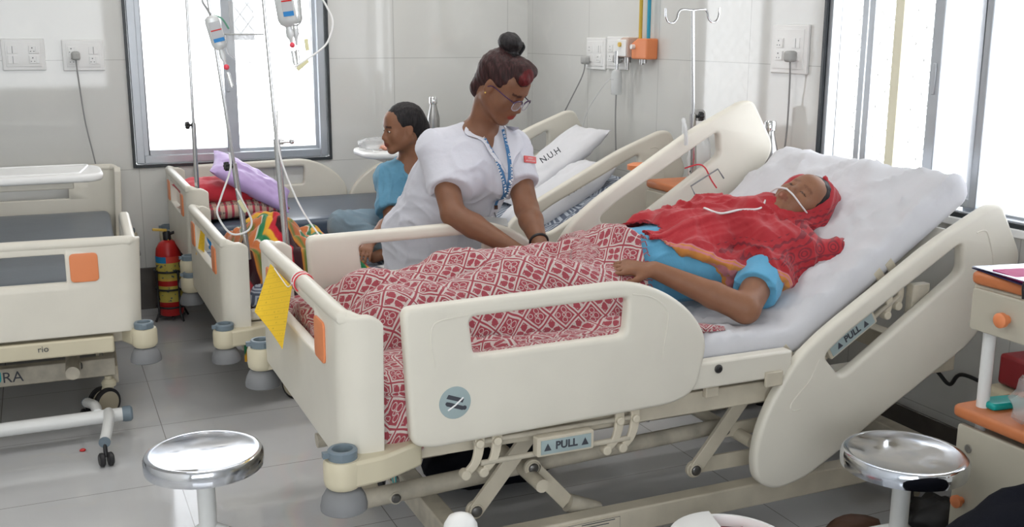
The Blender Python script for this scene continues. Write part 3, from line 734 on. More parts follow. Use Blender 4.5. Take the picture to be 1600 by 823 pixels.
vo = nt.nodes.new('ShaderNodeTexVoronoi'); vo.inputs['Scale'].default_value = 9; vo.feature = 'DISTANCE_TO_EDGE'; nt.links.new(c, vo.inputs[0])
w = V(nt, vo.outputs['Distance']); nt.links.new(mixc(nt, ((w*9).fr()).lt(.42), (.40, .44, .50), (.09, .11, .16)), b.inputs['Base Color'])
M['print'] = m
mat1 = slab('mattress', 'mattress on the nearest bed, fitted with a wrinkled white sheet, bent up at the head', 'mattress', [(.70, .70), (2.0, .70), (2.665, 1.142)], .10, 2.455, 3.365, M['sheet'], rad=.035, wr=.0095, seedv=2)
slab('mattress', 'mattress with a grey blue printed cover on the lowered middle bed', 'mattress', [(.66, .545), (1.92, .545), (2.60, .89)], .10, 4.31, 5.21, M['print'])
slab('mattress', 'dark blue vinyl mattress on the bed under the back window', 'mattress', [(.73, .615), (1.95, .615), (2.70, .615)], .11, 5.375, 6.19, M['rexine2'])
# the empty bed's mattress runs in depth
o = slab('mattress', 'dark grey blue vinyl mattress on the empty bed at far left', 'mattress', [(.05, .62), (2.05, .62)], .12, .05, .95, M['rexine'], rad=.03)
o.location = (.292, 4.22, 0); o.rotation_euler = (0, 0, PI/2-.035); o.scale = (.93, 1, 1); bed5.scale = (.93, 1, 1)
# ------------------------------------------------------------------ small things around the ward
# overbed tables
def overbed(label, loc, rz, top_z, L, W, full=True, base=True):
    t = thing('overbed_table', label, 'overbed table', loc, rz)
    o_ = rounded([(-L/2, -W/2), (L/2, -W/2), (L/2, W/2), (-L/2, W/2)], .10, 8)
    top = panel('table_top', [o_], .035, M['whitepl'], t, .014, T(0, 0, top_z))
    ring = rounded([(-L/2+.03, -W/2+.03), (L/2-.10, -W/2+.03), (L/2-.05, W/2-.03), (-L/2+.03, W/2-.03)], .03, 4)
    G().tube([(x, y, top_z+.019) for x, y in ring], .006, 6, closed=True).build('rim', M['whitepl'], top)
    G().box((-L/2+.05, -W/2+.07, top_z-.05), (L/2-.12, W/2-.07, top_z-.018)).build('under_frame', M['ivory'], t, bevel=.005)
    if full:
        g = G(); g.box((-L/2+.02, -.04, .1), (-L/2+.08, .04, top_z-.02)); g.build('column', M['whiteen'], t, bevel=.01)
    if base:
        y0 = -.72; x1 = .50
        b = G().tube([(-L/2+.02, y0, .10), (x1, y0, .10)], .027, 16).build('base_tube', M['whiteen'], t)
        G().tube([(-L/2+.05, 0, .10), (-L/2+.05, y0, .10)], .025, 12).build('base_tube', M['whiteen'], t)
        G().lathe([(0, 0), (.029, 0), (.031, .01), (.031, .03), (.024, .038), (0, .038)], (x1, y0, .10), 20, axis=(1, 0, 0)).build('end_cap', M['greycap'], b)
        for (xx, sy) in ((x1-.05, -1), (x1-.09, 1)):
            a = G().tube([(xx, y0, .115), (xx-.005, y0+sy*.10, .115), (xx-.03, y0+sy*.24, .085)], .02, 12, smooth=5).build('base_arm', M['whiteen'], t)
            G().lathe([(0, 0), (.021, 0), (.021, .006), (0, .006)], (xx-.03, y0+sy*.24, .085), 16, axis=(-.1, sy, -.1)).build('end_cap', M['greycap'], a)
            c = (xx-.03, y0+sy*.265, .026); g = G()
            for k in (-1, 1): g.lathe([(0, -.01), (.02, -.01), (.026, -.005), (.026, .005), (.02, .01), (0, .01)], (c[0]+k*.015, c[1], c[2]), 20, axis=(1, .2, 0))
            g.cyl((c[0], c[1]+.01, .03), (xx-.03, y0+sy*.235, .085), .008, seg=10); g.build('caster', M['black'], a)
    return t
overbed('white overbed table standing over the empty bed at the far left', (-.30, 4.93, 0), 0, .965, 1.06, .36)
overbed('white overbed table behind the seated woman, holding a bottle and a peach packet', (1.98, 5.62, 0), PI, .92, .80, .36, base=False)

def bottle_steel(label, loc, h=.27, r=.037):
    t = thing('steel_bottle', label, 'water bottle', loc, 0)
    G().lathe([(0, 0), (r*.95, 0), (r, .004), (r, h*.55), (r*.97, h*.60), (r*.62, h*.78), (r*.55, h*.83), (r*.55, h*.86), (0, h*.86)], seg=36).build('bottle_body', M['steel'], t)
    G().lathe([(0, h*.865), (r*.66, h*.865), (r*.68, h*.88), (r*.68, h*.985), (r*.6, h), (0, h)], seg=36).build('cap', M['polished'], t)
bottle_steel('steel water bottle on the locker behind the raised far rail of the nearest bed', (2.70, 3.50, .94), .285, .036)
bottle_steel('steel water bottle on the overbed table behind the seated woman\'s head', (2.045, 5.70, .9375), .275, .036)
t = thing('packet', 'peach coloured packet in white wrapping on the overbed table behind the woman', 'packet', (1.72, 5.56, .9375))
def crumple(name, c, r, m, par, seedv=0, amp=.35, sub=3, fr=9):
    bm = bmesh.new(); bmesh.ops.create_icosphere(bm, subdivisions=sub, radius=1)
    for v in bm.verts:
        n = 1+amp*mnoise(v.co*fr*.25+Vector((seedv, seedv, 0)))+amp*.5*mnoise(v.co*fr*.6+Vector((0, seedv, 5)))
        v.co = Vector((v.co.x*r[0]*n, v.co.y*r[1]*n, max(v.co.z*r[2]*n, -r[2]*.9)))+Vector(c)
    me = bpy.data.meshes.new(name); bm.to_mesh(me); bm.free(); me.materials.append(m); me.polygons.foreach_set('use_smooth', [True]*len(me.polygons))
    o = bpy.data.objects.new(name, me); COL.objects.link(o); o.parent = par; return o
M['peach'] = mat('peach_wrapping', (.85, .42, .30), .4)
crumple('wrapping', (-.06, .03, .035), (.09, .07, .035), M['clearbag'], t, 1); crumple('contents', (.02, -.02, .022), (.055, .04, .022), M['peach'], t, 2, .5)

# fire extinguisher in its stand
t = thing('fire_extinguisher', 'red fire extinguisher with yellow labels by the back wall', 'fire extinguisher', (.585, 5.98, .03))
G().lathe([(0, 0), (.06, 0), (.067, .012), (.067, .34), (.062, .375), (.045, .405), (.022, .42), (0, .42)], seg=36).build('cylinder', M['red'], t)
g = G(); g.lathe([(.0675, .20), (.0678, .20), (.0678, .33), (.0675, .33)], seg=36); g.build('label', M['gold'], t, label='yellow printed label')
m = mat('printed_extinguisher_label', (.7, .58, .12), .4); nt, b = nodes(m); X, Y, Z = sep(nt, coord(nt)); th = noisev(nt, coord(nt), 45, 2)
nt.links.new(mixc(nt, Z.gt(.30), mixc(nt, th.gt(.6), (.62, .50, .10), (.10, .12, .12)), mixc(nt, X.gt(-.02), (.02, .25, .55), (.75, .08, .05))), b.inputs['Base Color'])
G().lathe([(.0683, .215), (.0685, .215), (.0685, .335), (.0683, .335)], seg=36).build('printed_label', m, t)
G().lathe([(.0683, .08), (.0685, .08), (.0685, .17), (.0683, .17)], seg=36).build('printed_label', m, t)
G().lathe([(0, .415), (.02, .415), (.022, .46), (.015, .47), (0, .47)], seg=16).build('valve', M['black'], t)
g = G().bar((-.075, -.02, .485), (.0, -.01, .475), .014, .014).bar((-.01, 0, .47), (.012, -.015, .40), .02, .012); g.build('lever', M['gold'], t, bevel=.003)
G().tube([(.01, 0, .45), (.06, -.02, .46), (.075, -.03, .38), (.072, -.02, .2)], .008, 8, smooth=6).build('hose', M['black'], t)
t = thing('extinguisher_stand', 'black wire stand holding the fire extinguisher', 'stand', (.585, 5.98, 0))
g = G()
for z in (.28, .18, .08): g.tube([(.078*math.cos(a), .078*math.sin(a), z) for a in np.linspace(0, 2*PI, 20, endpoint=False)], .006, 6, closed=True)
for k in range(4):
    a = k*PI/2+.5; g.tube([(.08*math.cos(a), .08*math.sin(a), .29), (.08*math.cos(a), .08*math.sin(a), .05), (.105*math.cos(a), .105*math.sin(a), 0.004)], .006, 6)
g.bar((-.07, 0, .02), (.07, 0, .02), .012, .012); g.bar((0, -.07, .02), (0, .07, .02), .012, .012)
g.build('frame', M['black'], t)

# ---------------- stools
m = mat('worn_polished_steel', (.78, .79, .81), .08, 1); nt, b = nodes(m); c_ = coord(nt); r_ = ramp(nt, noisev(nt, c_, 14, 8), .42, .62)*.16+.05; nt.links.new(r_.s, b.inputs['Roughness']); nt.links.new(mixc(nt, ramp(nt, noisev(nt, c_, 9, 6), .45, .65), (.74, .75, .78), (.58, .62, .70)), b.inputs['Base Color']); M['worn'] = m
def stool(label, loc, r, rz, legs=4, h=.48):
    t = thing('round_stool', label, 'stool', (loc[0], loc[1], 0), rz, 'round steel topped stools')
    G().lathe([(0, h-.03), (r-.008, h-.044), (r, h-.042), (r+.001, h-.035), (r+.001, h-.012), (r-.004, h-.002), (r-.012, h+.001), (r-.02, h-.001), (r*.6, h-.006), (0, h-.009)], seg=64).build('seat', M['worn'], t)
    G().cyl((0, 0, .18), (0, 0, h-.03), .024, seg=24).build('column', M['whiteen'], t)
    G().cyl((0, 0, h-.06), (0, 0, h-.03), .0245, seg=24).build('collar', M['black'], t)
    for k in range(legs):
        a = 2*PI*k/legs; c, s = math.cos(a), math.sin(a)
        l = G().tube([(c*.01, s*.01, .26), (c*.10, s*.10, .21), (c*.19, s*.19, .155), (c*.215, s*.215, .12), (c*.22, s*.22, .02)], .0165, 12, smooth=4).build('leg', M['whiteen'], t)
        G().cyl((c*.22, s*.22, 0), (c*.22, s*.22, .025), .019, seg=14).build('leg_tip', M['whitepl'], l)
stool('polished round stool with worn top at front left, standing in open floor', (.325, 2.745), .155, math.radians(-8))
stool('polished round stool at front right beside the bedside locker', (2.03, 1.985), .163, math.radians(25), h=.485)

# ---------------- lockers
def locker(label, loc, rz, top=M['orange2']):
    """local: front faces -x, width along y (0..-.45), depth +x"""
    t = thing('bedside_locker', label, 'locker', loc, rz)
    panel('top_tray', [rounded([(-.01, -.46), (.40, -.46), (.40, .01), (-.01, .01)], .03)], .034, top, t, .012, T(0, 0, .93), label='orange edged top')
    d = G().box((0, -.45, .785), (.38, 0, .912)).build('drawer_box', M['lockerc'], t, bevel=.006)
    f = panel('drawer', [rounded([(-.44, .79), (-.01, .79), (-.01, .905), (-.44, .905)], .01)], .014, M['lockerc'], t, .004, T(-.006, 0, 0) @ Matrix.Rotation(PI/2, 4, 'Z') @ XZ)
    G().lathe([(0, 0), (.012, 0), (.012, .012), (.020, .018), (.020, .03), (.012, .036), (0, .036)], (-.012, -.13, .845), 20, axis=(-1, 0, 0)).build('knob', M['orange'], f)
    for x in (.04, .35):
        for y in (-.035, -.415): G().cyl((x, y, .55), (x, y, .79), .017, seg=16).build('post', M['whiteen'], t)
    panel('middle_shelf', [rounded([(-.02, -.47), (.40, -.47), (.40, .02), (-.02, .02)], .03)], .034, top, t, .012, T(0, 0, .55), label='orange edged middle shelf')
    for x in (.04, .35):
        for y in (-.035, -.415): G().cyl((x, y, .06), (x, y, .54), .014, seg=12).build('post', M['whiteen'], t)
    G().box((.02, -.44, .09), (.37, -.01, .50)).build('cabinet', M['lockerc'], t, bevel=.005)
    f = panel('door', [rounded([(-.455, .075), (.0, .075), (.0, .515), (-.455, .515)], .012)], .016, M['lockerc'], t, .004, T(.0, 0, 0) @ Matrix.Rotation(PI/2, 4, 'Z') @ XZ)
    G().lathe([(0, 0), (.010, 0), (.010, .010), (.018, .016), (.018, .026), (.010, .032), (0, .032)], (-.008, -.04, .30), 20, axis=(-1, 0, 0)).build('knob', M['orange'], f)
    G().lathe([(0, 0), (.012, 0), (.011, .004), (.005, .005), (0, .003)], (-.008, -.045, .455), 16, axis=(-1, 0, 0)).build('lock', M['steel'], f)
    for x in (.04, .35):
        for y in (-.035, -.415): G().cyl((x, y, 0), (x, y, .06), .02, seg=12).build('foot', M['black'], t)
    return t
locker('cream bedside locker with orange edges at the right edge, open shelf in its middle', (2.27, 2.03, 0), 0)
locker('cream bedside locker with orange top between the nearest bed and the middle bed', (2.40, 3.94, 0), 0)
# things on the right locker
t = thing('document_folder', 'dark blue folder with pink papers and black elastic on the right locker', 'folder', (2.28, 2.05, .948))
M['navy'] = mat('navy_folder_cover', (.02, .02, .07), .4); M['magenta'] = mat('magenta_paper', (.45, .02, .16), .6); M['silv'] = mat('glossy_folder_face', (.45, .47, .58), .12)
Rf = Matrix.Rotation(math.radians(-12), 4, 'Z')
g = G().box((0, -.34, .0), (.26, 0, .003)); g.xf(Rf).build('back_cover', M['navy'], t)
g = G().box((.012, -.33, .0035), (.25, -.07, .012)); g.xf(Rf).build('papers', M['magenta'], t)
g = G().bar((.13, 0, .006), (.13, -.34, .0165), .26, .002); g.xf(Rf).build('front_cover', M['silv'], t)
g = G().tube([(-.004, -.22, -.03), (-.006, -.22, .01), (.03, -.215, .028), (.08, -.2, .024), (.12, -.23, .022)], .0045, 8, smooth=5); g.xf(Rf).build('elastic', M['black'], t)
t = thing('pencil_box', 'small teal plastic box on the middle shelf of the right locker', 'box', (2.30, 1.985, .568))
panel('box_body', [rounded([(0, -.035), (.12, -.05), (.13, .01), (.01, .03)], .015)], .02, M['teal'], t, .007, T(0, 0, .010) )
t = thing('plastic_bag', 'crumpled clear plastic bag with orange contents on the right locker shelf', 'plastic bag', (2.36, 1.82, .568))
crumple('bag', (0, 0, .06), (.09, .08, .065), M['clearbag'], t, 6, .5); crumple('contents', (.03, -.02, .04), (.04, .04, .035), M['orange'], t, 8, .3)
M['dred'] = mat('dark_red_vinyl', (.22, .01, .015), .5)
o = G().box((0, 0, 0), (.2, .24, .10)).xf(T(2.64, 2.02, .505) @ Matrix.Rotation(-.1, 4, 'Z')).build('red_box', M['dred'], bevel=.012); tag(o, 'dark red box behind the right locker', 'box')
o = G().box((0, 0, 0), (.22, .28, .50)).xf(T(2.63, 2.0, 0)).build('storage_crate', M['cream'], bevel=.015); tag(o, 'cream crate under the dark red box behind the right locker', 'crate')
# things on the far locker
t = thing('water_pouch', 'white plastic pouch with black strap hanging by the rail of the nearest bed', 'pouch', (2.50, 3.70, .948))
bag = crumple('pouch', (0, 0, .11), (.05, .04, .115), M['milk'], t, 4, .18); G().tube([(-.06, -.03, .07), (-.02, -.055, .045), (.05, -.05, .03)], .010, 8, smooth=5).build('strap', M['blackcloth'], t)
G().lathe([(0, .22), (.02, .22), (.022, .25), (.018, .265), (0, .265)], seg=16).build('cap', M['whitepl'], t)
t = thing('flowmeter', 'grey plastic holder with white knob on the wall behind the nearest bed', 'flowmeter', (2.62, 3.90, .948))
panel('backplate', [rounded([(-.04, 0), (.035, 0), (.035, .30), (-.04, .30)], .03)], .02, M['greyplug'], t, .006, T(0, 0, 0) @ XZ)
G().ball((.01, -.03, .225), .03).build('knob', M['whitepl'], t)
o = G().prism([(0, 0), (.05, .015), (.07, .045), (.02, .04)], 0, .03).xf(T(2.50, 3.58, .948)).build('packet', M['red'], bevel=.003); tag(o, 'small red packet on the locker seen through the far rail slot', 'packet')
t = thing('jar', 'small cream jar with an orange lid on the far locker, below the grey emblem', 'jar', (2.33, 3.90, .948))
G().lathe([(0, 0), (.034, 0), (.036, .005), (.036, .05), (0, .05)], seg=24).build('jar_body', M['cream'], t)
G().lathe([(0, .05), (.05, .05), (.05, .07), (.03, .078), (0, .078)], seg=24).build('lid', M['orange'], t, label='orange lid')

# ---------------- IV poles
def iv_pole(label, base, knob_z, top, r=.009, kd=(-1, 0), hooks=False, pin=False, zk=None):
    b, p = Vector(base), Vector(top); t = thing('iv_pole', label, 'iv pole', base, 0, 'chrome iv poles fixed to the beds')
    u = (knob_z-b.z)/(p.z-b.z); k = b.lerp(p, u)
    G().cyl((0, 0, 0), k-b, r*1.25, seg=16).build('lower_tube', M['chrome'], t)
    G().cyl(k-b, p-b, r*.72, seg=14).build('upper_rod', M['chrome'], t)
    d = Vector((kd[0], kd[1], 0)); c = k-b-Vector((0, 0, .01))
    g = G().cyl(c, c+d*.028, .006, seg=10)
    if pin: g.cyl(c+d*.01, c+d*.022, .010, seg=12); g.cyl(c+d*.028, c+d*.045, .005, seg=10); g.ball(c+d*.048, .009); g.build('clamp_pin', M['chrome'], t)
    else:
        ax = d; star = []
        s1 = ax.cross(Vector((0, 0, 1)))
        V_ = []; n = 28
        for e in (0, .016):
            for i in range(n):
                a = 2*PI*i/n; rr = .0165+.003*math.cos(7*a); V_.append(c+d*(.022+e)+s1*rr*math.cos(a)+Vector((0, 0, 1))*rr*math.sin(a))
        g.add(V_, [tuple(range(n)), tuple(range(n, 2*n))[::-1]]+[(i, (i+1) % n, n+(i+1) % n, n+i) for i in range(n)], 0, True)
        g.build('clamp_knob', M['black'], t, bevel=.002)
    if hooks:
        tp = p-b
        for s in (-1, 1):
            h = Vector(hooks)*s
            P_ = [tp+h*q+Vector((0, 0, z)) for q, z in ((0, 0), (.055, .003), (.075, -.008), (.082, -.030), (.10, -.045), (.125, -.042), (.138, -.02), (.14, .008))]
            G().tube(P_, .004, 8, smooth=4).build('hook', M['chrome'], t)
    return t
iv_pole('chrome iv pole at far left of the window, fixed to the bed under the window', (.686, 5.40, .48), 1.13, (.693, 5.40, 2.05), kd=(-1, -.2), hooks=(1, 0, 0))
iv_pole('leaning chrome iv pole with a black knob on the lowered middle bed', (.735, 4.30, .66), 1.055, (.612, 4.30, 1.88), kd=(-1, -.2), hooks=(.8, -.5, 0))
iv_pole('chrome iv pole with a silver clamp pin at the foot of the nearest bed', (.742, 3.50, .52), 1.225, (.675, 3.50, 1.90), kd=(1, -.2), pin=True, hooks=(1, .3, 0))
iv_pole('chrome iv pole with two curled hooks standing by the right wall socket panels', (2.365, 3.50, .56), 1.262, (2.3095, 3.50, 1.655), r=.0095, kd=(1, -.3), hooks=(.93, .1, .02))
# bottles on the poles
def iv_bottle(label, top, h, r, tilt=(0, 0), m=M['milk'], cap=M['pink'], lab=True, glass=False):
    t = thing('iv_bottle', label, 'iv bottle', top, 0, 'bottles hanging from the iv poles'); t.rotation_euler = (tilt[0], tilt[1], 0)
    G().lathe([(0, 0), (r*.5, -.002), (r*.9, -.010), (r, -.025), (r, -h*.78), (r*.8, -h*.88), (r*.35, -h*.94), (r*.33, -h), (0, -h)], seg=32).build('bottle', m, t)
    G().lathe([(0, -h), (r*.42, -h), (r*.42, -h-.02), (r*.2, -h-.035), (r*.12, -h-.06), (0, -h-.06)], seg=16).build('neck', M['milk'] if not glass else M['clear'], t)
    if cap: G().ball((.0, -.006, -h-.055), .010).build('port', cap, t)
    G().lathe([(0, -h-.075), (r*.22, -h-.075), (r*.25, -h-.08), (r*.25, -h-.125), (0, -h-.13)], seg=14).build('drip_chamber', M['clear'], t)
    if lab:
        w = .019; y = -r-.0015
        l = panel('label', [[(-w, -h*.72), (w, -h*.72), (w, -h*.18), (-w, -h*.18)]], .001, mat('grey_printed_label', (.45, .46, .48), .6), t, .0002, T(0, y, 0) @ XZ)
        G().box((-w, y-.0012, -h*.42), (w, y-.0006, -h*.39)).build('red_band', M['red'], l); G().box((-w, y-.0012, -h*.72), (w, y-.0006, -h*.62)).build('blue_band', mat('blue_print', (.02, .2, .5), .5), l)
    return t
t = iv_bottle('small tilted iv bottle with a red banded label on the leaning pole', (.580, 3.92, 1.625), .13, .026, (0, math.radians(-14)))
G().tube([(0, 0, 0), (-.004, .0, .02), (-.012, 0, .05), (-.004, 0, .075), (.006, 0, .065)], .004, 8, smooth=5).build('hanger_hook', M['steel'], t)
G().tube([(.01, 0, -.002), (.035, 0, -.02), (.048, 0, -.06)], .003, 6, smooth=5).build('green_clip', mat('green_clip_plastic', (.1, .3, .2), .5), t)
iv_bottle('milky iv bottle with pink port hanging before the window, left of the bag beside it', (.828, 3.9, 1.745), .17, .034, (0, math.radians(-8)))
iv_bottle('clear iv bottle without a cap hanging right of the milky one', (.872, 3.93, 1.74), .16, .029, (0, math.radians(-3)), m=M['clear'], cap=None, lab=False)
t = thing('inverted_flask', 'large clear inverted flask with a grey sheet behind it, before the window', 'flask', (.694, 3.92, 1.56))
M['glassy'] = mat('thin_clear_glass', (.80, .83, .86), .06, alpha=.38)
G().lathe([(.066, 0), (.066, -.045), (.060, -.07), (.035, -.092), (.024, -.10), (.024, -.112), (.020, -.13), (.010, -.14), (.009, -.165), (.014, -.172), (0, -.178)], seg=40).build('flask', M['glassy'], t)
G().tube([(.067*math.cos(a), .067*math.sin(a), 0) for a in np.linspace(0, 2*PI, 32, endpoint=False)], .0025, 6, closed=True).build('rim', M['greyplug'], t)
G().box((-.045, .03, -.02), (.042, .032, .115)).build('backing_sheet', mat('grey_translucent_sheet', (.5, .51, .52), .4, alpha=.6), t)
G().lathe([(.008, -.205), (.010, -.205), (.010, -.245), (.008, -.245)], seg=14).build('drip_chamber', M['glassy'], t)
def tubething(name, label, cat, pts, r, m, sm=8): 
    o = G().tube(pts, r, 8, smooth=sm).build(name, m); return tag(o, label, cat)
tubething('iv_tube', 'white iv tube curving out of the frame past the window edge', 'tube', [(.94, 3.8, 1.70), (.965, 3.8, 1.66), (.987, 3.8, 1.603), (.966, 3.8, 1.535), (.925, 3.8, 1.497), (.843, 3.8, 1.446)], .0035, M['whitepl'])
tubething('iv_tube', 'thin clear tube running from the silver pole down onto the nearest bed rail', 'tube', [(.706, 3.46, 1.32), (.706, 3.46, 1.192), (.739, 3.46, 1.074), (.788, 3.46, .964), (.871, 3.45, .838), (.92, 3.42, .760), (.96, 3.385, .70)], .003, M['whitepl'])
tubething('iv_tube', 'white looped tube coiled round the leaning pole', 'tube', [(.672, 4.25, 1.10), (.672, 4.25, 1.036), (.629, 4.25, .924), (.613, 4.25, .861), (.659, 4.25, .782), (.722, 4.25, .783), (.745, 4.25, .826), (.711, 4.25, .914), (.69, 4.25, .96)], .004, M['whitepl'])
M['paleyel'] = mat('pale_yellow_clip', (.75, .72, .45), .6)
for i, (a, b_, lb) in enumerate((((.888, 3.8, 1.545), (.892, 3.8, 1.504), 'upright pale yellow clip on the tubing by the window'), ((.852, 3.8, 1.438), (.893, 3.8, 1.47), 'slanting pale yellow clip on the tubing by the window'), ((.696, 4.235, .915), (.722, 4.235, .865), 'pale yellow clip on the looped tube of the leaning pole'))):
    o = G().bar(a, b_, .014, .006, up=(0, 1, 0)).build('tube_clip', M['paleyel'], bevel=.002); tag(o, lb, 'clip')
# ---------------- cards and strings
def card(label, c4, m, group=None, lines=True):
    """c4: four world corners in order, hung sheet"""
    A, B, C, D = [Vector(p) for p in c4]; n = 8; nrm = (B-A).cross(D-A).normalized(); V_ = []
    for k in (0, .0012):
        for i in range(n+1):
            for j in range(n+1):
                u, v = i/n, j/n; p = A.lerp(B, u).lerp(D.lerp(C, u), v)+nrm*(.006*math.sin(u*PI)*v+k); V_.append(p)
    N = (n+1)**2; F = []
    for i in range(n):
        for j in range(n):
            a = i*(n+1)+j; F += [(a, a+1, a+n+2, a+n+1), (N+a, N+a+n+1, N+a+n+2, N+a+1)]
    for i in range(n):
        for q in ((i*(n+1), (i+1)*(n+1)), ((i+1)*(n+1)+n, i*(n+1)+n), (i+1, i), (n*(n+1)+i, n*(n+1)+i+1)): F.append((q[0], q[1], N+q[1], N+q[0]))
    t = thing('notice_card', label, 'card', A, 0, group); o = G().add([p-A for p in V_], F).build('paper', m, t)
    return t
m = mat('yellow_ruled_card', (.92, .60, .05), .85, spec=.1); nt, b = nodes(m); X, Y, Z = sep(nt, coord(nt)); nz = noisev(nt, coord(nt), 90, 2)
q = (((Z+Y*.28)*62).fr()).lt(.07).mx((((Z+Y*.28)*62).fr().gt(.35))*(((Z+Y*.28)*62).fr().lt(.6))*nz.gt(.60))
nt.links.new(mixc(nt, q*.45, (.92, .60, .05), (.45, .28, .04)), b.inputs['Base Color']); M['ycard'] = m
card('large yellow notice card hanging from the foot board of the nearest bed', [(.600, 3.142, .885), (.600, 2.850, .88), (.565, 2.845, .705), (.535, 3.08, .758)], M['ycard'])
card('small yellow card hanging at the foot of the bed under the window', [(.645, 5.03, .690), (.650, 4.93, .685), (.635, 4.90, .555), (.615, 5.02, .55)], M['ycard'])
t = thing('tie_string', 'red and white string tied round the foot board grip holding the yellow card', 'string', (.63, 2.85, .89))
for k in range(4):
    G().tube([(.027*math.cos(a)+.0, .012*k-.02, .0+.027*math.sin(a)) for a in np.linspace(0, 2*PI, 18, endpoint=False)], .0022, 6, closed=True).build('strand', M['strap'] if k % 2 else M['redstring'], t)
G().tube([(-.028, .0, 0), (-.032, .04, -.02), (-.034, .12, -.012), (-.036, .2, .0)], .0018, 6, smooth=5).build('strand', M['strap'], t)
t = thing('cloth_pouch', 'small blue and white pouch tied inside the foot board of the middle bed', 'pouch', (.66, 4.78, .66))
crumple('pouch', (0, 0, 0), (.02, .035, .055), mat('blue_cloth', (.03, .25, .6), .7), t, 3, .25); G().tube([(-.02, -.03, -.02), (-.025, .0, .0), (-.022, .035, .03)], .004, 6, smooth=4).build('string', M['strap'], t)
# tie on the far rail, tape and string
t = thing('plastic_tie', 'clear plastic band looped over the raised far rail beside the iv pole', 'band', (2.245, 3.42, 1.20))
G().tube([(-.015, -.03, -.045), (-.02, -.028, .015), (-.012, 0, .045), (.01, .03, .04), (.012, .03, -.02)], .0075, 6, smooth=5).build('band', M['milk'], t)
tubething('tie_string', 'red and white string over the lower edge of the far rail slot', 'string', [(2.26, 3.44, 1.06), (2.29, 3.395, 1.078), (2.32, 3.39, 1.064), (2.345, 3.385, 1.02), (2.37, 3.38, .985)], .0028, M['redstring'])
g = G().tube([(1.645, .985, .965), (1.625, .985, .998), (1.745, .985, 1.058), (1.775, .985, 1.020)], .003, 6); g.build('mattress_keeper', M['greyrub'], bed1)
# ---------------- pillows
def pillow(label, c, size, rot, m, seedv, group=None, pinch=.10, wr=.012):
    n = 26; V_ = []; L, W, H_ = size
    for s in (1, -1):
        for i in range(n+1):
            for j in range(n+1):
                u, v = -1+2*i/n, -1+2*j/n
                e = (max(0, 1-abs(u)**2.6)*max(0, 1-abs(v)**2.6))**.42
                px_ = u*(L/2)*(1-pinch*(1-v*v)*abs(u)**3*.6); py_ = v*(W/2)*(1-pinch*(1-u*u)*abs(v)**3*.6)
                w = wr*(mnoise(Vector((u*3+seedv, v*3, s*2)))+.7*mnoise(Vector((u*7+seedv, v*5, s*3+4))))
                V_.append((px_, py_, s*(H_/2*e)+w*e+.03*H_*math.sin(u*3+seedv)))
    N = (n+1)**2; F = []
    for i in range(n):
        for j in range(n):
            a = i*(n+1)+j; F += [(a, a+n+1, a+n+2, a+1), (N+a, N+a+1, N+a+n+2, N+a+n+1)]
    g = G().add(V_, F); Mx = Euler(rot).to_matrix().to_4x4(); g.xf(Mx)
    o = g.build('pillow', m); o.location = c; tag(o, label, 'pillow', group); 
    me = o.data; bm = bmesh.new(); bm.from_mesh(me); bmesh.ops.remove_doubles(bm, verts=bm.verts, dist=.002); bm.to_mesh(me); bm.free(); sharp(me, 70)
    return o
M['redcloth'] = mat('red_cotton', (.62, .03, .05), .8, bump=.3, sheen=.2); M['lav'] = mat('lavender_satin', (.50, .36, .66), .45, bump=.15, bscale=20)
m = mat('plaid_cotton', (.5, .3, .25), .85); nt, b = nodes(m); X, Y, Z = sep(nt, coord(nt, 'Object'))
pa = ((X*28).fr()).lt(.35); pb = ((Y*28).fr()).lt(.3); pc = ((X*28+.5).fr()).lt(.12)
nt.links.new(mixc(nt, pb*.7, mixc(nt, pa, (.55, .38, .30), (.45, .05, .08)), mixc(nt, pc, (.12, .10, .10), (.6, .5, .4))), b.inputs['Base Color']); M['plaid'] = m
pillow('plaid red and beige pillow lying under the red pillow on the bed by the window', (.90, 5.64, .662), (.52, .34, .10), (0, 0, .1), M['plaid'], 1)
pillow('plain red pillow on top of the plaid pillow at the foot of the window bed', (.86, 5.70, .745), (.46, .34, .12), (.05, .10, .15), M['redcloth'], 2)
pillow('lavender pillow leaning across the red pillow by the window', (.99, 5.60, .80), (.46, .27, .09), (.35, .55, -.05), M['lav'], 3)
M['pillowwhite'] = mat('white_pillow_cotton', (.72, .72, .75), .8, bump=.25, bscale=18, sheen=.1)
p1 = pillow('white pillow with black printed marks, higher of two on the middle bed', (2.43, 4.98, .885), (.66, .36, .11), (.0, -.62, .05), M['pillowwhite'], 4, wr=.02)
p2 = pillow('rolled white pillow with black printed letters behind the middle bed rail', (2.29, 4.62, .775), (.60, .30, .16), (.0, -.52, .0), M['pillowwhite'], 5, wr=.015)
for p, xx, yy, sz, s in ((p2, -.02, -.10, .055, 'N.U.H'), (p1, -.12, -.09, .045, 'N.U.H')):
    Mx = Euler((.9, -.50, .1)).to_matrix().to_4x4()
    text(s, sz, M['ink'], p, T(xx, yy-.055, .045) @ Euler((1.05, -.5, -.10)).to_matrix().to_4x4(), depth=.002)
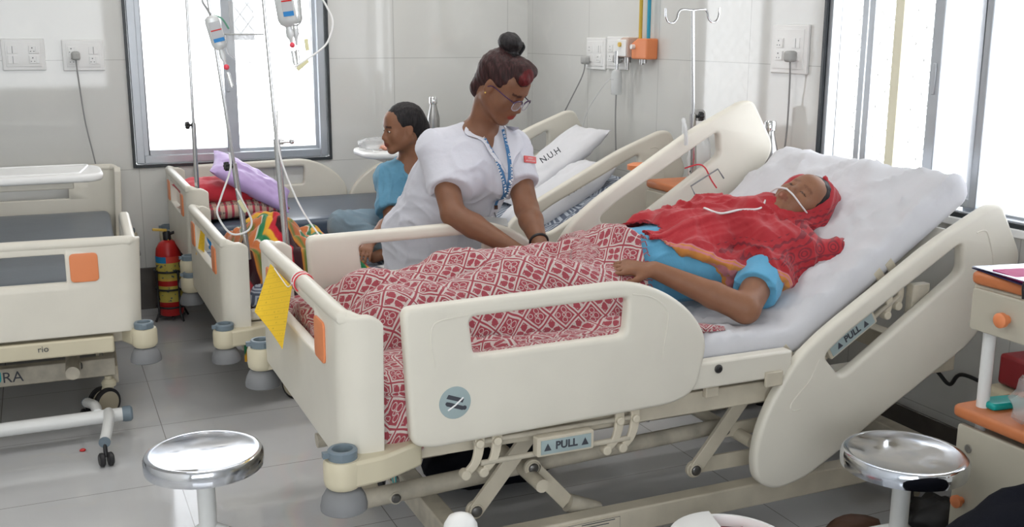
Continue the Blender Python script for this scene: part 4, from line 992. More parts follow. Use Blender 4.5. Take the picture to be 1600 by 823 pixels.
# ---------------- floor things
o = crumple('shoulder_bag', (0, 0, .075), (.26, .15, .085), M['blackcloth'], None, 5, .12); o.location = (1.38, 3.27, 0); tag(o, 'flat black bag on the floor under the nearest bed', 'bag')
o = crumple('cloth_bag', (0, 0, .06), (.10, .09, .07), M['black'], None, 9, .35, fr=14); o.location = (2.52, 2.30, 0); tag(o, 'black plastic bag on the floor behind the right stool', 'bag')
o = crumple('shoe', (0, 0, .045), (.10, .05, .05), mat('brown_leather', (.10, .045, .025), .6, bump=.4), None, 11, .25, fr=12); o.location = (2.22, 2.36, 0); tag(o, 'brown crumpled leather pouch on the floor left of the right stool', 'pouch')
o = crumple('bottle_cap', (0, 0, .005), (.011, .009, .006), M['red'], None, 2, .3); o.location = (.045, 4.13, 0); tag(o, 'tiny red scrap lying on the floor at left', 'scrap')
t = thing('backpack', 'black cloth backpack in the dark lower right corner', 'backpack', (1.93, 1.54, 0))
crumple('bag_body', (0, 0, .30), (.32, .13, .275), M['blackcloth'], t, 13, .10, 4, fr=7); G().tube([(.05, -.02, .54), (.15, -.03, .58), (.26, -.01, .53)], .012, 8, smooth=5).build('handle', M['blackcloth'], t)
G().box((.235, .06, .50), (.26, .075, .53)).build('buckle', M['chrome'], t, bevel=.003)
t = thing('waste_bin', 'round white bin with a half lid and maroon inside at the bottom edge', 'bin', (1.47, 1.975, 0))
G().lathe([(0, 0), (.10, 0), (.115, .02), (.145, .32), (.152, .335), (.152, .345), (.143, .345), (.138, .33), (.11, .03), (0, .025)], seg=48).build('bin_body', M['whitepl'], t)
G().lathe([(0, .31), (.135, .31), (.136, .318), (0, .318)], seg=40).build('liner', mat('maroon_liner', (.22, .02, .03), .6), t)
crumple('cloth', (.05, .03, .325), (.06, .05, .015), M['redcloth'], t, 3, .4)
ol = [(.15*math.cos(a), .15*math.sin(a)) for a in np.linspace(math.radians(75), math.radians(255), 24)]
panel('half_lid', [ol], .012, M['whitepl'], t, .004, T(0, 0, .350)); 
t = thing('plastic_jug', 'white plastic jug with a rounded top at the bottom edge of the picture', 'jug', (.80, 2.08, 0))
G().lathe([(0, 0), (.10, 0), (.11, .02), (.11, .30), (.095, .36), (.055, .43), (.041, .455), (.038, .475), (.028, .492), (.012, .50), (0, .502)], seg=36).build('jug', M['whitepl'], t)
tubething('power_cable', 'black cable sagging along the right wall behind the head of the nearest bed', 'cable', [(2.87, 3.0, .26), (2.85, 2.86, .287), (2.85, 2.76, .37), (2.84, 2.67, .40), (2.85, 2.61, .365), (2.84, 2.55, .42), (2.85, 2.4, .41), (2.86, 2.1, .40)], .007, M['black'])
# sheet hem hanging below the near rail
g = G(); V_ = []; n = 20
for i in range(n+1):
    u = i/n; x = 1.22+.33*u; dz_ = .03+.055*math.sin(u*PI)**.7+.01*mnoise(Vector((u*8, 0, 0)))
    for j in range(5): V_.append((x, 2.50+.012*math.sin(u*20+j), .555-dz_*j/4))
F = [(i*5+j, (i+1)*5+j, (i+1)*5+j+1, i*5+j+1) for i in range(n) for j in range(4)]
o = g.add(V_, F).build('sheet_hem', M['sheet'], mat1); s_ = o.modifiers.new('s', 'SOLIDIFY'); s_.thickness = .002
# ------------------------------------------------------------------ bodies as one continuous surface (distance field + surface nets)
def nv(v): v = np.array(v, float); return v/np.linalg.norm(v)
class Field:
    def __init__(s, lo, hi, h):
        s.lo = np.array(lo, np.float32); s.h = h; s.n = [int(math.ceil((hi[i]-lo[i])/h))+1 for i in range(3)]
        s.F = np.full(s.n, .2, np.float32)
        s.ax = [s.lo[i]+h*np.arange(s.n[i], dtype=np.float32) for i in range(3)]
    def win(s, lo, hi, pad):
        sl = []
        for i in range(3):
            a = max(0, int((lo[i]-pad-s.lo[i])/s.h)); b = min(s.n[i], int((hi[i]+pad-s.lo[i])/s.h)+2)
            if b <= a: return None
            sl.append(slice(a, b))
        X = s.ax[0][sl[0]][:, None, None]; Y = s.ax[1][sl[1]][None, :, None]; Z = s.ax[2][sl[2]][None, None, :]
        return tuple(sl), X, Y, Z
    def put(s, sl, d, k, op):
        A = s.F[sl]
        if op == 'sub':
            d = -d; hh = np.maximum(k-np.abs(A-d), 0)/max(k, 1e-6); s.F[sl] = np.maximum(A, d)+hh*hh*k/4
        else:
            hh = np.maximum(k-np.abs(A-d), 0)/max(k, 1e-6); s.F[sl] = np.minimum(A, d)-hh*hh*k/4
    def cone(s, a, b, ra, rb=None, k=.02, op='add', flat=None):
        rb = ra if rb is None else rb; a = np.array(a, float); b = np.array(b, float)
        w = s.win(np.minimum(a, b), np.maximum(a, b), max(ra, rb)*(1 if flat is None else max(1, flat[1]))+k+s.h*2)
        if w is None: return s
        sl, X, Y, Z = w; d = b-a; L2 = max((d*d).sum(), 1e-9)
        px_, py_, pz_ = X-a[0], Y-a[1], Z-a[2]
        t = np.clip((px_*d[0]+py_*d[1]+pz_*d[2])/L2, 0, 1)
        qx, qy, qz = px_-t*d[0], py_-t*d[1], pz_-t*d[2]
        if flat is not None:      # stretch by factor flat[1] along the unit vector flat[0]
            n, f = nv(flat[0]), flat[1]; c = qx*n[0]+qy*n[1]+qz*n[2]; g = (1/f-1)*c
            qx, qy, qz = qx+g*n[0], qy+g*n[1], qz+g*n[2]
        dist = np.sqrt(qx*qx+qy*qy+qz*qz)-(ra+(rb-ra)*t)
        s.put(sl, dist.astype(np.float32), k, op); return s
    def ell(s, c, r, R=None, k=.02, op='add'):
        c = np.array(c, float); r = np.array(r if isinstance(r, (tuple, list, np.ndarray)) else (r, r, r), float); m = r.max()
        w = s.win(c, c, m+k+s.h*2)
        if w is None: return s
        sl, X, Y, Z = w; X, Y, Z = X-c[0], Y-c[1], Z-c[2]
        if R is not None: X, Y, Z = [R[0, i]*X+R[1, i]*Y+R[2, i]*Z for i in range(3)]
        k0 = np.sqrt((X/r[0])**2+(Y/r[1])**2+(Z/r[2])**2); k1 = np.sqrt((X/r[0]**2)**2+(Y/r[1]**2)**2+(Z/r[2]**2)**2)
        s.put(sl, (k0*(k0-1)/np.maximum(k1, 1e-6)).astype(np.float32), k, op); return s
    def plane(s, n, c, k=.004):
        """keep the side where n.p > c"""
        n = np.array(n, float); L = np.linalg.norm(n)
        d = (c-(s.ax[0][:, None, None]*n[0]+s.ax[1][None, :, None]*n[1]+s.ax[2][None, None, :]*n[2]))/L
        hh = np.maximum(k-np.abs(s.F-d), 0)/k; s.F = (np.maximum(s.F, d)+hh*hh*k/4).astype(np.float32); return s
    def wobble(s, fn): 
        s.F = (s.F+fn(s.ax[0][:, None, None], s.ax[1][None, :, None], s.ax[2][None, None, :])).astype(np.float32); return s
    def mesh(s):
        F = s.F; F[0] = F[-1] = .05; F[:, 0] = F[:, -1] = .05; F[:, :, 0] = F[:, :, -1] = .05
        S = F < 0; n = F.shape
        c = np.zeros([k-1 for k in n], np.int8)
        cor = [(i, j, k) for i in (0, 1) for j in (0, 1) for k in (0, 1)]
        for (i, j, k) in cor: c += S[i:n[0]-1+i, j:n[1]-1+j, k:n[2]-1+k]
        I, J, K = np.nonzero((c > 0) & (c < 8))
        idx = np.full(c.shape, -1, np.int32); idx[I, J, K] = np.arange(len(I))
        P = np.zeros((len(I), 3)); N = np.zeros(len(I))
        for a in cor:
            for ax in range(3):
                if a[ax]: continue
                b = list(a); b[ax] = 1
                fa = F[I+a[0], J+a[1], K+a[2]]; fb = F[I+b[0], J+b[1], K+b[2]]
                m = (fa < 0) != (fb < 0); t = np.where(m, fa/np.where(m, fa-fb, 1), 0)
                for q in range(3): P[:, q] += np.where(m, a[q]+(t if q == ax else 0), 0)
                N += m
        P = (P/N[:, None]+np.stack([I, J, K], 1))*s.h+s.lo
        quads = []
        for ax in range(3):
            o1, o2 = (ax+1) % 3, (ax+2) % 3
            a = [slice(1, -1)]*3; a[ax] = slice(0, -1); b = list(a); b[ax] = slice(1, None)
            A, B = S[tuple(a)], S[tuple(b)]
            Q = np.nonzero(A != B); sg = A[Q]; q = [Q[0]+(0 if ax == 0 else 1), Q[1]+(0 if ax == 1 else 1), Q[2]+(0 if ax == 2 else 1)]
            def at_(d1, d2):
                r = [q[0].copy(), q[1].copy(), q[2].copy()]; r[o1] = r[o1]-d1; r[o2] = r[o2]-d2; return idx[r[0], r[1], r[2]]
            v = np.stack([at_(1, 1), at_(0, 1), at_(0, 0), at_(1, 0)], 1); v[~sg] = v[~sg][:, ::-1]
            quads.append(v)
        return P, np.concatenate(quads)
def creases(amp, sx, seedv=0, oct2=.15, warp=.5, mask=None):
    """ridged cloth folds: amp in metres, sx = frequency per axis"""
    def fn(p):
        w = mnoise(Vector((p[0]*3+seedv, p[1]*3, p[2]*3)))*warp; w2 = mnoise(Vector((p[0]*4, p[1]*4+seedv, p[2]*4+7)))*warp
        q = Vector((p[0]*sx[0]+w*3+seedv, p[1]*sx[1]+w2*3, p[2]*sx[2]+w*2))
        r = 1-abs(mnoise(q))*3.2; r = r if r > 0 else 0
        r2 = 1-abs(mnoise(q*2.1+Vector((5, 3, 1))))*3.2; r2 = r2 if r2 > 0 else 0
        v = amp*(r**1.5*.9+oct2*r2**1.5+.6*mnoise(q*.5)-.25)
        return v*(mask(p) if mask else 1)
    return fn
def field_obj(name, fld, mats, parent=None, origin=(0, 0, 0), matfn=None, smooth=2, colfn=None, wr=None):
    P, Q = fld.mesh()
    for _ in range(smooth):     # light relaxation
        A = np.zeros_like(P); C = np.zeros(len(P))
        for a, b in ((0, 1), (1, 2), (2, 3), (3, 0)):
            np.add.at(A, Q[:, a], P[Q[:, b]]); np.add.at(A, Q[:, b], P[Q[:, a]]); np.add.at(C, Q[:, a], 1); np.add.at(C, Q[:, b], 1)
        P = P*.5+.5*A/np.maximum(C, 1)[:, None]
    me = bpy.data.meshes.new(name); me.vertices.add(len(P)); me.vertices.foreach_set('co', (P-np.array(origin)).astype(np.float32).ravel())
    me.loops.add(len(Q)*4); me.loops.foreach_set('vertex_index', Q.ravel().astype(np.int32))
    me.polygons.add(len(Q)); me.polygons.foreach_set('loop_start', np.arange(0, len(Q)*4, 4, dtype=np.int32)); me.polygons.foreach_set('loop_total', np.full(len(Q), 4, np.int32))
    if not isinstance(mats, (list, tuple)): mats = [mats]
    for m in mats: me.materials.append(m)
    if matfn is not None: me.polygons.foreach_set('material_index', matfn(P[Q].mean(1)).astype(np.int32))
    me.polygons.foreach_set('use_smooth', np.ones(len(Q), bool)); me.update(); me.validate()
    if wr:
        ra = me.attributes.new('rest', 'FLOAT_VECTOR', 'POINT'); rc = np.zeros(len(me.vertices)*3, np.float32); me.vertices.foreach_get('co', rc); ra.data.foreach_set('vector', rc)
        nn = [v.normal.copy() for v in me.vertices]
        for v, n in zip(me.vertices, nn):
            p = v.co+Vector(origin); v.co = v.co+n*sum(f(p) for f in wr)
        me.update()
    if colfn is not None:
        at = me.color_attributes.new('tint', 'FLOAT_COLOR', 'POINT'); c = np.ones((len(me.vertices), 4), np.float32); c[:, :3] = colfn(P); at.data.foreach_set('color', c.ravel())
    o = bpy.data.objects.new(name, me); COL.objects.link(o)
    if parent is not None: o.parent = parent
    else: o.location = origin
    return o
def basis(f, u):
    """columns: right hand side x, forward y, up z"""
    f = nv(f); u = np.array(u, float); u = nv(u-f*(u@f)); return np.stack([np.cross(f, u), f, u], 1)
def head_prims(F, c, B, sc=1.0, ears=(1, -1), mouth=0.0):
    """head in local axes (x right, y forward, z up), c = world centre"""
    c = np.array(c, float)
    def W(p): return c+B @ (np.array(p, float)*sc)
    def E(p, r, k=.02, op='add', rot=None): F.ell(W(p), np.array(r)*sc, B if rot is None else B @ rot, k*sc, op)
    def Cn(a, b, ra, rb, k=.015, op='add'): F.cone(W(a), W(b), ra*sc, rb*sc, k*sc, op)
    E((0, -.012, .038), (.073, .093, .082), .02)
    E((0, .028, -.020), (.060, .060, .082), .03)
    E((0, .048, .045), (.056, .042, .045), .03)
    for s in (1, -1):
        Cn((s*.054, .0, -.045), (s*.018, .070, -.092), .020, .016, .03)
        E((s*.036, .062, -.024), (.024, .022, .026), .03)
    E((0, .077, -.098), (.020, .014, .014), .02)
    Cn((-.030, .080, .020), (.030, .080, .020), .010, .010, .02)
    for s in (1, -1): E((s*.031, .096, .000), (.020, .014, .013), .014, 'sub')
    for s in (1, -1):
        E((s*.031, .077, .000), (.0145, .0125, .0125), .004)      # closed-lid bulge
    Cn((0, .085, .012), (0, .106, -.026), .0065, .0100, .012)
    E((0, .108, -.032), (.0105, .010, .008), .006)
    for s in (1, -1): E((s*.0115, .098, -.034), (.0065, .008, .0065), .005)
    E((0, .086, -.055), (.026, .018, .022), .02)
    E((0, .1000, -.0570), (.0215, .0075, .0050), .004); E((0, .0985, -.0690), (.0185, .0080, .0062), .004)
    E((0, .110, -.0630), (.020, .009, .0016+mouth), .002, 'sub')
    for s in ears:
        E((s*.073, -.006, -.004), (.008, .019, .031), .006); E((s*.083, -.000, .000), (.006, .011, .018), .004, 'sub'); E((s*.074, .002, -.030), (.006, .008, .009), .006)
    return W
def hand(F, w, d, n, thumb=1, curl=.5, sc=1.0, spread=.10, k=.006):
    """w wrist, d pointing direction, n back-of-hand normal"""
    d = nv(d); n = np.array(n, float); n = nv(n-d*(n@d)); s = np.cross(d, n)*thumb; w = np.array(w, float)
    pal = w+d*.045*sc
    for q in (-.024, -.008, .008, .024): F.cone(w+s*q*.5*sc+d*.005, w+d*.088*sc+s*q*sc, .0135*sc, .0115*sc, .014)
    tips = []
    for i, (q, L) in enumerate(((.029, .070), (.0095, .080), (-.0095, .074), (-.028, .058))):
        p = w+d*.088*sc+s*q*sc; a = curl*(.45+.08*i); dd = nv(d+s*q*spread*20*.5); r = .0085*sc
        for j, fr in enumerate((.45, .32, .23)):
            ang = a*(j+1)*1.15; v = dd*math.cos(ang)-n*math.sin(ang); q2 = p+v*L*fr*sc
            F.cone(p, q2, r, r*.9, .004); p = q2; r *= .9
        tips.append(p)
    p = w+d*.022*sc+s*.018*sc; v1 = nv(d*.75+s*.65-n*.25)
    q2 = p+v1*.042*sc; F.cone(p, q2, .0125*sc, .0100*sc, .012); v2 = nv(d*.95+s*.15-n*(.2+.4*curl)); q3 = q2+v2*.030*sc; F.cone(q2, q3, .0098*sc, .0088*sc, .004)
    F.cone(q3, q3+nv(d-n*.5*curl)*.020*sc, .0085*sc, .0072*sc, .004)
    return tips
def skin_mat(name, col):
    m = mat(name, col, .48, spec=.35, bump=.12, bscale=220, sss=.12); nt, b = nodes(m)
    a = nt.nodes.new('ShaderNodeVertexColor'); a.layer_name = 'tint'
    nz = noisev(nt, coord(nt), 25, 4); c1 = mixc(nt, ramp(nt, nz, .3, .75), col, tuple(c*.86 for c in col))
    mm = nt.nodes.new('ShaderNodeMix'); mm.data_type = 'RGBA'; mm.blend_type = 'MULTIPLY'; mm.inputs[0].default_value = 1
    nt.links.new(c1, mm.inputs[6]); nt.links.new(a.outputs[0], mm.inputs[7]); nt.links.new(mm.outputs[2], b.inputs['Base Color']); return m
def face_tint(c, B, sc=1.0, lip=(1.0, .55, .6), browz=.021, brow=(.22, .18, .2)):
    def fn(P):
        L = (P-np.array(c)) @ B / sc; out = np.ones((len(P), 3))
        x, y, z = L.T
        lipm = (np.abs(x)/.0235)**2+((z+.063)/.0125)**2 < 1; lipm &= (y > .088)
        out[lipm] = lip
        bz = browz-.10*np.maximum(0, np.abs(x)-.030)**1.0*.6+.0
        br = (np.abs(z-bz) < .0042) & (np.abs(x) > .012) & (np.abs(x) < .050) & (y > .045)
        out[br] = brow
        lash = (np.abs(z+.003) < .0022) & (np.abs(np.abs(x)-.031) < .0145) & (y > .05); out[lash] = (.15, .13, .13)
        return out
    return fn
def eyes(c, B, sc, par, origin, openz=.0):
    c = np.array(c); 
    for s in (1, -1):
        p = c+B @ (np.array((s*.031, .0803, -.0005))*sc)-np.array(origin); f = B[:, 1]
        Mx = Matrix([list(r) for r in B])
        e = G().ball(p, (.0118*sc, .0110*sc, .0058*sc), M=Mx).build('eye', M['eyewhite'], par)
        q = p+f*.0098*sc; G().ball(q, (.0058*sc, .0030*sc, .0052*sc), M=Mx).build('iris', M['iris'], e)
M['eyewhite'] = mat('eye_white', (.75, .72, .68), .15); M['iris'] = mat('dark_brown_iris', (.02, .01, .008), .1)
def hair_mat(name, c1, c2):
    m = mat(name, c1, .52, spec=.22); nt, b = nodes(m); c = coord(nt); mp = nt.nodes.new('ShaderNodeMapping'); mp.inputs['Scale'].default_value = (160, 160, 22)
    nt.links.new(c, mp.inputs[0]); nz = noisev(nt, mp.outputs[0], 1.0, 3); nt.links.new(mixc(nt, ramp(nt, nz, .35, .7), c1, c2), b.inputs['Base Color']); bumpn(nt, b, nz, .6, .003); return m
M['hair'] = hair_mat('black_hair', (.010, .009, .010), (.03, .026, .027)); M['hair_r'] = hair_mat('dark_brown_hair', (.018, .008, .008), (.06, .022, .022))
M['hair_red'] = hair_mat('reddish_hair_streak', (.13, .012, .014), (.06, .010, .010))
def cloth_mat(name, col, amt=.4, sc_=45, rough=.85, sheen=.15):
    m = mat(name, col, rough, spec=.2, sheen=sheen); nt, b = nodes(m); c = coord(nt)
    h = noisev(nt, c, 9, 5)*1.0+noisev(nt, c, sc_*8, 1)*.04; bumpn(nt, b, h, amt, .02); return m
def folds(terms):
    """sum of directional ripples: (amp, (kx, ky, kz), phase)"""
    def fn(X, Y, Z):
        o = 0
        for a, (kx, ky, kz), ph, wv in terms:
            o = o+a*np.sin(kx*X+ky*Y+kz*Z+ph+1.6*np.sin(wv*Z+ph*2)+1.1*np.sin(wv*1.3*X-ph))
        return o
    return fn

# ================= nurse =================
M['skin_n'] = skin_mat('brown_skin', (.215, .098, .054))
NO = (1.40, 3.78, 0)
nc = np.array((1.512, 3.50, 1.383)); nf = nv((.50, -.66, -.56)); NB = basis(nf, (.28, -.32, .90)); NS = 1.0
F_ = Field((1.05, 3.02, -.01), (1.86, 4.12, 1.56), .0052)
W = head_prims(F_, nc, NB, NS)
nb = np.array((1.475, 3.60, 1.205))
F_.cone(W((0, -.02, -.05)), nb, .050, .056, .03)
Rs, Ls = np.array((1.318, 3.625, 1.15)), np.array((1.600, 3.60, 1.15))
F_.cone(Rs, Ls, .055, .055, .05); F_.cone((1.46, 3.63, 1.12), (1.42, 3.74, .98), .125, .115, .05, flat=((1, 0, 0), 1.25)); F_.cone((1.42, 3.74, .98), (1.40, 3.86, .80), .125, .14, .05, flat=((1, 0, 0), 1.25))
Re, Rw = np.array((1.300, 3.43, .945)), np.array((1.440, 3.235, .850)); Le, Lw = np.array((1.575, 3.41, .950)), np.array((1.535, 3.215, .862))
for a, e, w in ((Rs, Re, Rw), (Ls, Le, Lw)):
    F_.cone(a, e, .054, .043, .02); F_.cone(e, e+(w-e)*.35, .042, .043, .015); F_.cone(e+(w-e)*.35, w, .043, .0275, .012)
hand(F_, Rw, (.75, -.60, -.18), (.1, -.2, 1), 1, .75, .92); hand(F_, Lw, (-.25, -.95, -.25), (.1, -.25, 1), -1, .8, .92)
for s in (-1, 1):
    hp = np.array((1.40+s*.085, 3.86, .78)); kn = np.array((1.40+s*.09, 3.84, .43)); an = np.array((1.40+s*.10, 3.90, .08))
    F_.cone(hp, kn, .085, .055, .03); F_.cone(kn, kn+(an-kn)*.35, .055, .052, .02); F_.cone(kn+(an-kn)*.35, an, .052, .034, .02); F_.cone(an, an+np.array((0, -.13, -.045)), .034, .028, .02)
nurse = field_obj('person', F_, M['skin_n'], None, NO, colfn=face_tint(nc, NB, NS, (1.25, .42, .50)))
tag(nurse, 'standing woman in white coat and glasses bending over the nearest bed', 'person')
# coat
M['coat'] = cloth_mat('white_coat_cotton', (.62, .625, .69), .35, 40, .8, .1)
C_ = Field((1.02, 3.30, .30), (1.86, 4.14, 1.32), .0060)
for a, e in ((Rs, Re), (Ls, Le)): C_.cone(a, a+(e-a)*.72, .062, .068, .03, flat=((0, 1, 0), 1.1))
for a, e in ((Rs, Re), (Ls, Le)):
    u = nv(e-a); q = a+(e-a)*.60; C_.cone(q+u*.28, q+u*.30, .28, .28, .003, 'sub')
C_.cone(Rs, Ls, .064, .064, .04); C_.cone((1.46, 3.62, 1.09), (1.43, 3.72, .99), .143, .142, .05, flat=((1, 0, 0), 1.18)); C_.cone((1.43, 3.72, .99), (1.40, 3.86, .79), .142, .168, .06, flat=((1, 0, 0), 1.22))
C_.cone((1.40, 3.86, .79), (1.39, 3.87, .45), .168, .185, .06, flat=((1, 0, 0), 1.22))
C_.ell((1.39, 3.53, 1.065), (.070, .060, .075), k=.05); C_.ell((1.54, 3.52, 1.065), (.070, .060, .075), k=.05)
C_.cone((1.36, 3.63, 1.16), (1.45, 3.615, 1.215), .055, .05, .03); C_.cone((1.56, 3.63, 1.16), (1.50, 3.61, 1.215), .055, .05, .03)
C_.wobble(folds([(.0030, (14, 5, 16), .3, 7), (.0022, (9, 20, -22), 1.7, 9), (.0028, (30, 8, 3), 2.2, 4)]))
def cutcone(F, a, b, r1, r2): F.cone(a, b, r1, r2, .003, 'sub')
# neck opening
cutcone(C_, nb+np.array((0, .0, .02)), nb+np.array((0.02, -.05, .14)), .058, .075); cutcone(C_, (1.475, 3.50, 1.20), (1.485, 3.43, 1.04), .034, .004)
C_.plane((0, 0, 1), .42)
coat = field_obj('white_coat', C_, M['coat'], nurse, NO, smooth=2, wr=[creases(.0075, (8, 6, 2.6), 1, warp=.5), creases(.0045, (5, 5, 11), 8, warp=.6)])
def wpt(*p): return Vector(p)-Vector(NO)
def rib(name, pts, w, up, m, par, th=.002):
    g = G(); P_ = catmull([Vector(p)-Vector(NO) for p in pts], 6); V_ = []
    for i, p in enumerate(P_):
        t = (P_[min(i+1, len(P_)-1)]-P_[max(i-1, 0)]).normalized(); s = t.cross(Vector(up)).normalized()*w/2; n = s.cross(t).normalized()*th
        V_ += [p-s, p+s, p+s+n, p-s+n]
    k = len(P_); F2 = [(4*i+j, 4*i+(j+1) % 4, 4*i+4+(j+1) % 4, 4*i+4+j) for i in range(k-1) for j in range(4)]+[(0, 1, 2, 3), (4*k-4, 4*k-3, 4*k-2, 4*k-1)]
    return g.add(V_, F2, 0, True).build(name, m, par)

from mathutils.bvhtree import BVHTree
def snapper(o, d=(0, 1, 0), back=1.0, off=.003):
    me = o.data; bv = BVHTree.FromPolygons([v.co.copy() for v in me.vertices], [tuple(p.vertices) for p in me.polygons]); d = Vector(d).normalized()
    org = root_matrix(o).translation
    def f(p, e=0):
        q = Vector(p)-org; h = bv.ray_cast(q-d*back, d)
        return (h[0]-d*(off+e)) if h[0] is not None else q
    return f
def strip(name, A, B, snap, m, par, nu=14, nw=4, th=.004, e=0):
    """cloth band between two world polylines, laid on the garment below it"""
    def res(P): P_ = catmull([Vector(p) for p in P], 8); return [P_[min(int(i/nu*(len(P_)-1)+.5), len(P_)-1)] for i in range(nu+1)]
    a, b = res(A), res(B); V_ = []
    for k in (0, 1):
        for i in range(nu+1):
            for j in range(nw+1): V_.append(snap(a[i].lerp(b[i], j/nw), e+th*k-(.0025 if j in (0, nw) and k else 0)))
    N = (nu+1)*(nw+1); F2 = []
    for i in range(nu):
        for j in range(nw):
            q = i*(nw+1)+j; F2 += [(q, q+1, q+nw+2, q+nw+1), (N+q, N+q+nw+1, N+q+nw+2, N+q+1)]
        for j in (0, nw): q = i*(nw+1)+j; F2.append((q, q+nw+1, N+q+nw+1, N+q))
    for j in range(nw):
        for i in (0, nu): q = i*(nw+1)+j; F2.append((q, q+1, N+q+1, N+q))
    return G().add(V_, F2).build(name, m, par)
def hair_cap(c, B, sc, F, line=.072, r=(.080, .099, .087), low=-.05):
    c = np.array(c); W = lambda p: c+B @ (np.array(p, float)*sc)
    F.ell(W((0, -.014, .042)), np.array(r)*sc, B, .01)
    F.cone(W((0, -.05, .02)), W((0, -.062, low)), .055*sc, .042*sc, .02)
    F.ell(W((0, .104, -.045)), np.array((.086, .085, line+.045))*sc, B, .012, 'sub')
    for s in (1, -1): F.ell(W((s*.088, .018, -.030)), np.array((.030, .042, .052))*sc, B, .008, 'sub')
    return W
def glasses(c, B, sc, par, origin, m, m2):
    c = np.array(c); o = np.array(origin); W = lambda p: Vector(c+B @ (np.array(p, float)*sc)-o)
    g = thing_child = None
    fr_ = G()
    rim = lambda s: [W((s*.035+.026*math.copysign(abs(math.cos(a))**.75, math.cos(a)), .1095-.006*abs(math.cos(a))*(1 if s*math.cos(a) > 0 else 0), -.007+.020*math.copysign(abs(math.sin(a))**.8, math.sin(a)))) for a in np.linspace(0, 2*PI, 28, endpoint=False)]
    first = G().tube(rim(1), .0017*sc, 6, closed=True).build('glasses_frame', m, par)
    G().tube(rim(-1), .0017*sc, 6, closed=True).build('rim', m, first)
    for s in (1, -1):
        r_ = rim(s); G().tube([r_[k] for k in (range(1, 14))], .0026*sc, 6).build('brow_bar', m2, first)
        G().add(r_, [tuple(range(28))], 0, True).build('lens', M['lens'], first)
        G().tube([W((s*.061, .103, .002)), W((s*.070, .06, .004)), W((s*.077, .01, .006)), W((s*.078, -.008, -.006))], .0020*sc, 6, smooth=4).build('temple', m2, first)
    G().tube([W((-.010, .111, -.003)), W((0, .113, .000)), W((.010, .111, -.003))], .0017*sc, 6, smooth=4).build('bridge', m, first)
M['lens'] = mat('spectacle_lens', (.95, .96, 1), .03, alpha=.13, spec=.9)
M['purple'] = mat('dark_purple_frame', (.05, .02, .07), .2); M['clearframe'] = mat('pale_frame', (.35, .33, .38), .15)
# nurse hair
H_ = Field((1.30, 3.25, 1.20), (1.75, 3.75, 1.66), .0045); W = hair_cap(nc, NB, NS, H_, .070)
H_.ell(W((0, .052, .108)), (.050, .040, .026), NB, .03); H_.ell(W((.03, .078, .082)), (.034, .022, .024), NB, .02)
H_.ell(W((0, -.055, .145)), (.050, .042, .036), NB, .012); H_.ell(W((.01, -.035, .158)), (.030, .026, .020), NB, .01)
H_.wobble(lambda X, Y, Z: .0010*np.sin(260*X+90*Z)+.0010*np.sin(240*Y-120*Z+1))
def nh(P):
    L = (P-nc) @ NB; return np.where((L[:, 2] > .122) & (L[:, 1] < .0), 1, np.where((L[:, 1]*.8+L[:, 0]*.5+.3*L[:, 2] > .112), 2, 0))
field_obj('hair', H_, [M['hair_r'], M['hair'], M['hair_red']], nurse, NO, matfn=nh, smooth=1)
g = G(); Wv = lambda p: Vector(W(p))-Vector(NO)
for k in range(5):
    a = -1.0+.5*k; g.tube([Wv((-.046+.0*k, -.04+.02*math.sin(a)*1.2, .120+.0*k)), Wv((-.062, -.045+.022*math.sin(a), .140+.010*math.cos(a))), Wv((-.045, -.05+.02*math.sin(a), .160))], .004, 6, smooth=4)
g.build('hair_claw', M['black'], nurse)
glasses(nc, NB, NS, nurse, NO, M['clearframe'], M['purple'])
G().ball(Wv((.082, -.002, -.028)), .003).build('ear_stud', M['gold'], nurse)
cs = snapper(coat, (0, 1, 0))
M['coat2'] = mat('white_lapel', (.66, .665, .73), .75, bump=.1)
strip('lapel', [(1.405, 3.5, 1.235), (1.395, 3.5, 1.212), (1.44, 3.5, 1.192), (1.462, 3.5, 1.150), (1.505, 3.5, 1.08)], [(1.445, 3.5, 1.245), (1.455, 3.5, 1.22), (1.468, 3.5, 1.19), (1.485, 3.5, 1.14), (1.510, 3.5, 1.078)], cs, M['coat2'], coat, th=.010)
strip('lapel', [(1.580, 3.5, 1.235), (1.605, 3.5, 1.205), (1.600, 3.5, 1.165), (1.555, 3.5, 1.135), (1.515, 3.5, 1.08)], [(1.552, 3.5, 1.235), (1.545, 3.5, 1.205), (1.535, 3.5, 1.17), (1.522, 3.5, 1.125), (1.512, 3.5, 1.078)], cs, M['coat2'], coat, th=.010)
strip('placket', [(1.505, 3.5, 1.075), (1.508, 3.5, .95), (1.50, 3.5, .80)], [(1.535, 3.5, 1.078), (1.538, 3.5, .95), (1.53, 3.5, .80)], cs, M['coat2'], coat, th=.002)
g = None
for z in (1.05, .97, .89): G().ball(cs((1.522, 3.5, z), .006), (.006, .0025, .006)).build('button', M['whitepl'], coat)
strip('pocket', [(1.30, 3.5, .86), (1.40, 3.5, .86)], [(1.305, 3.5, .74), (1.405, 3.5, .74)], cs, M['coat2'], coat, th=.002)
M['lanyard'] = mat('blue_ribbon', (.05, .17, .36), .6)
la = strip('lanyard', [(1.435, 3.5, 1.235), (1.462, 3.5, 1.165), (1.488, 3.5, 1.08), (1.508, 3.5, .98)], [(1.449, 3.5, 1.238), (1.476, 3.5, 1.168), (1.502, 3.5, 1.083), (1.521, 3.5, .98)], cs, M['lanyard'], nurse, e=.008, th=.002, nw=2)
strip('lanyard', [(1.528, 3.5, 1.225), (1.522, 3.5, 1.16), (1.514, 3.5, 1.08), (1.509, 3.5, .935)], [(1.541, 3.5, 1.228), (1.536, 3.5, 1.16), (1.528, 3.5, 1.08), (1.523, 3.5, .935)], cs, M['lanyard'], nurse, e=.011, th=.002, nw=2)
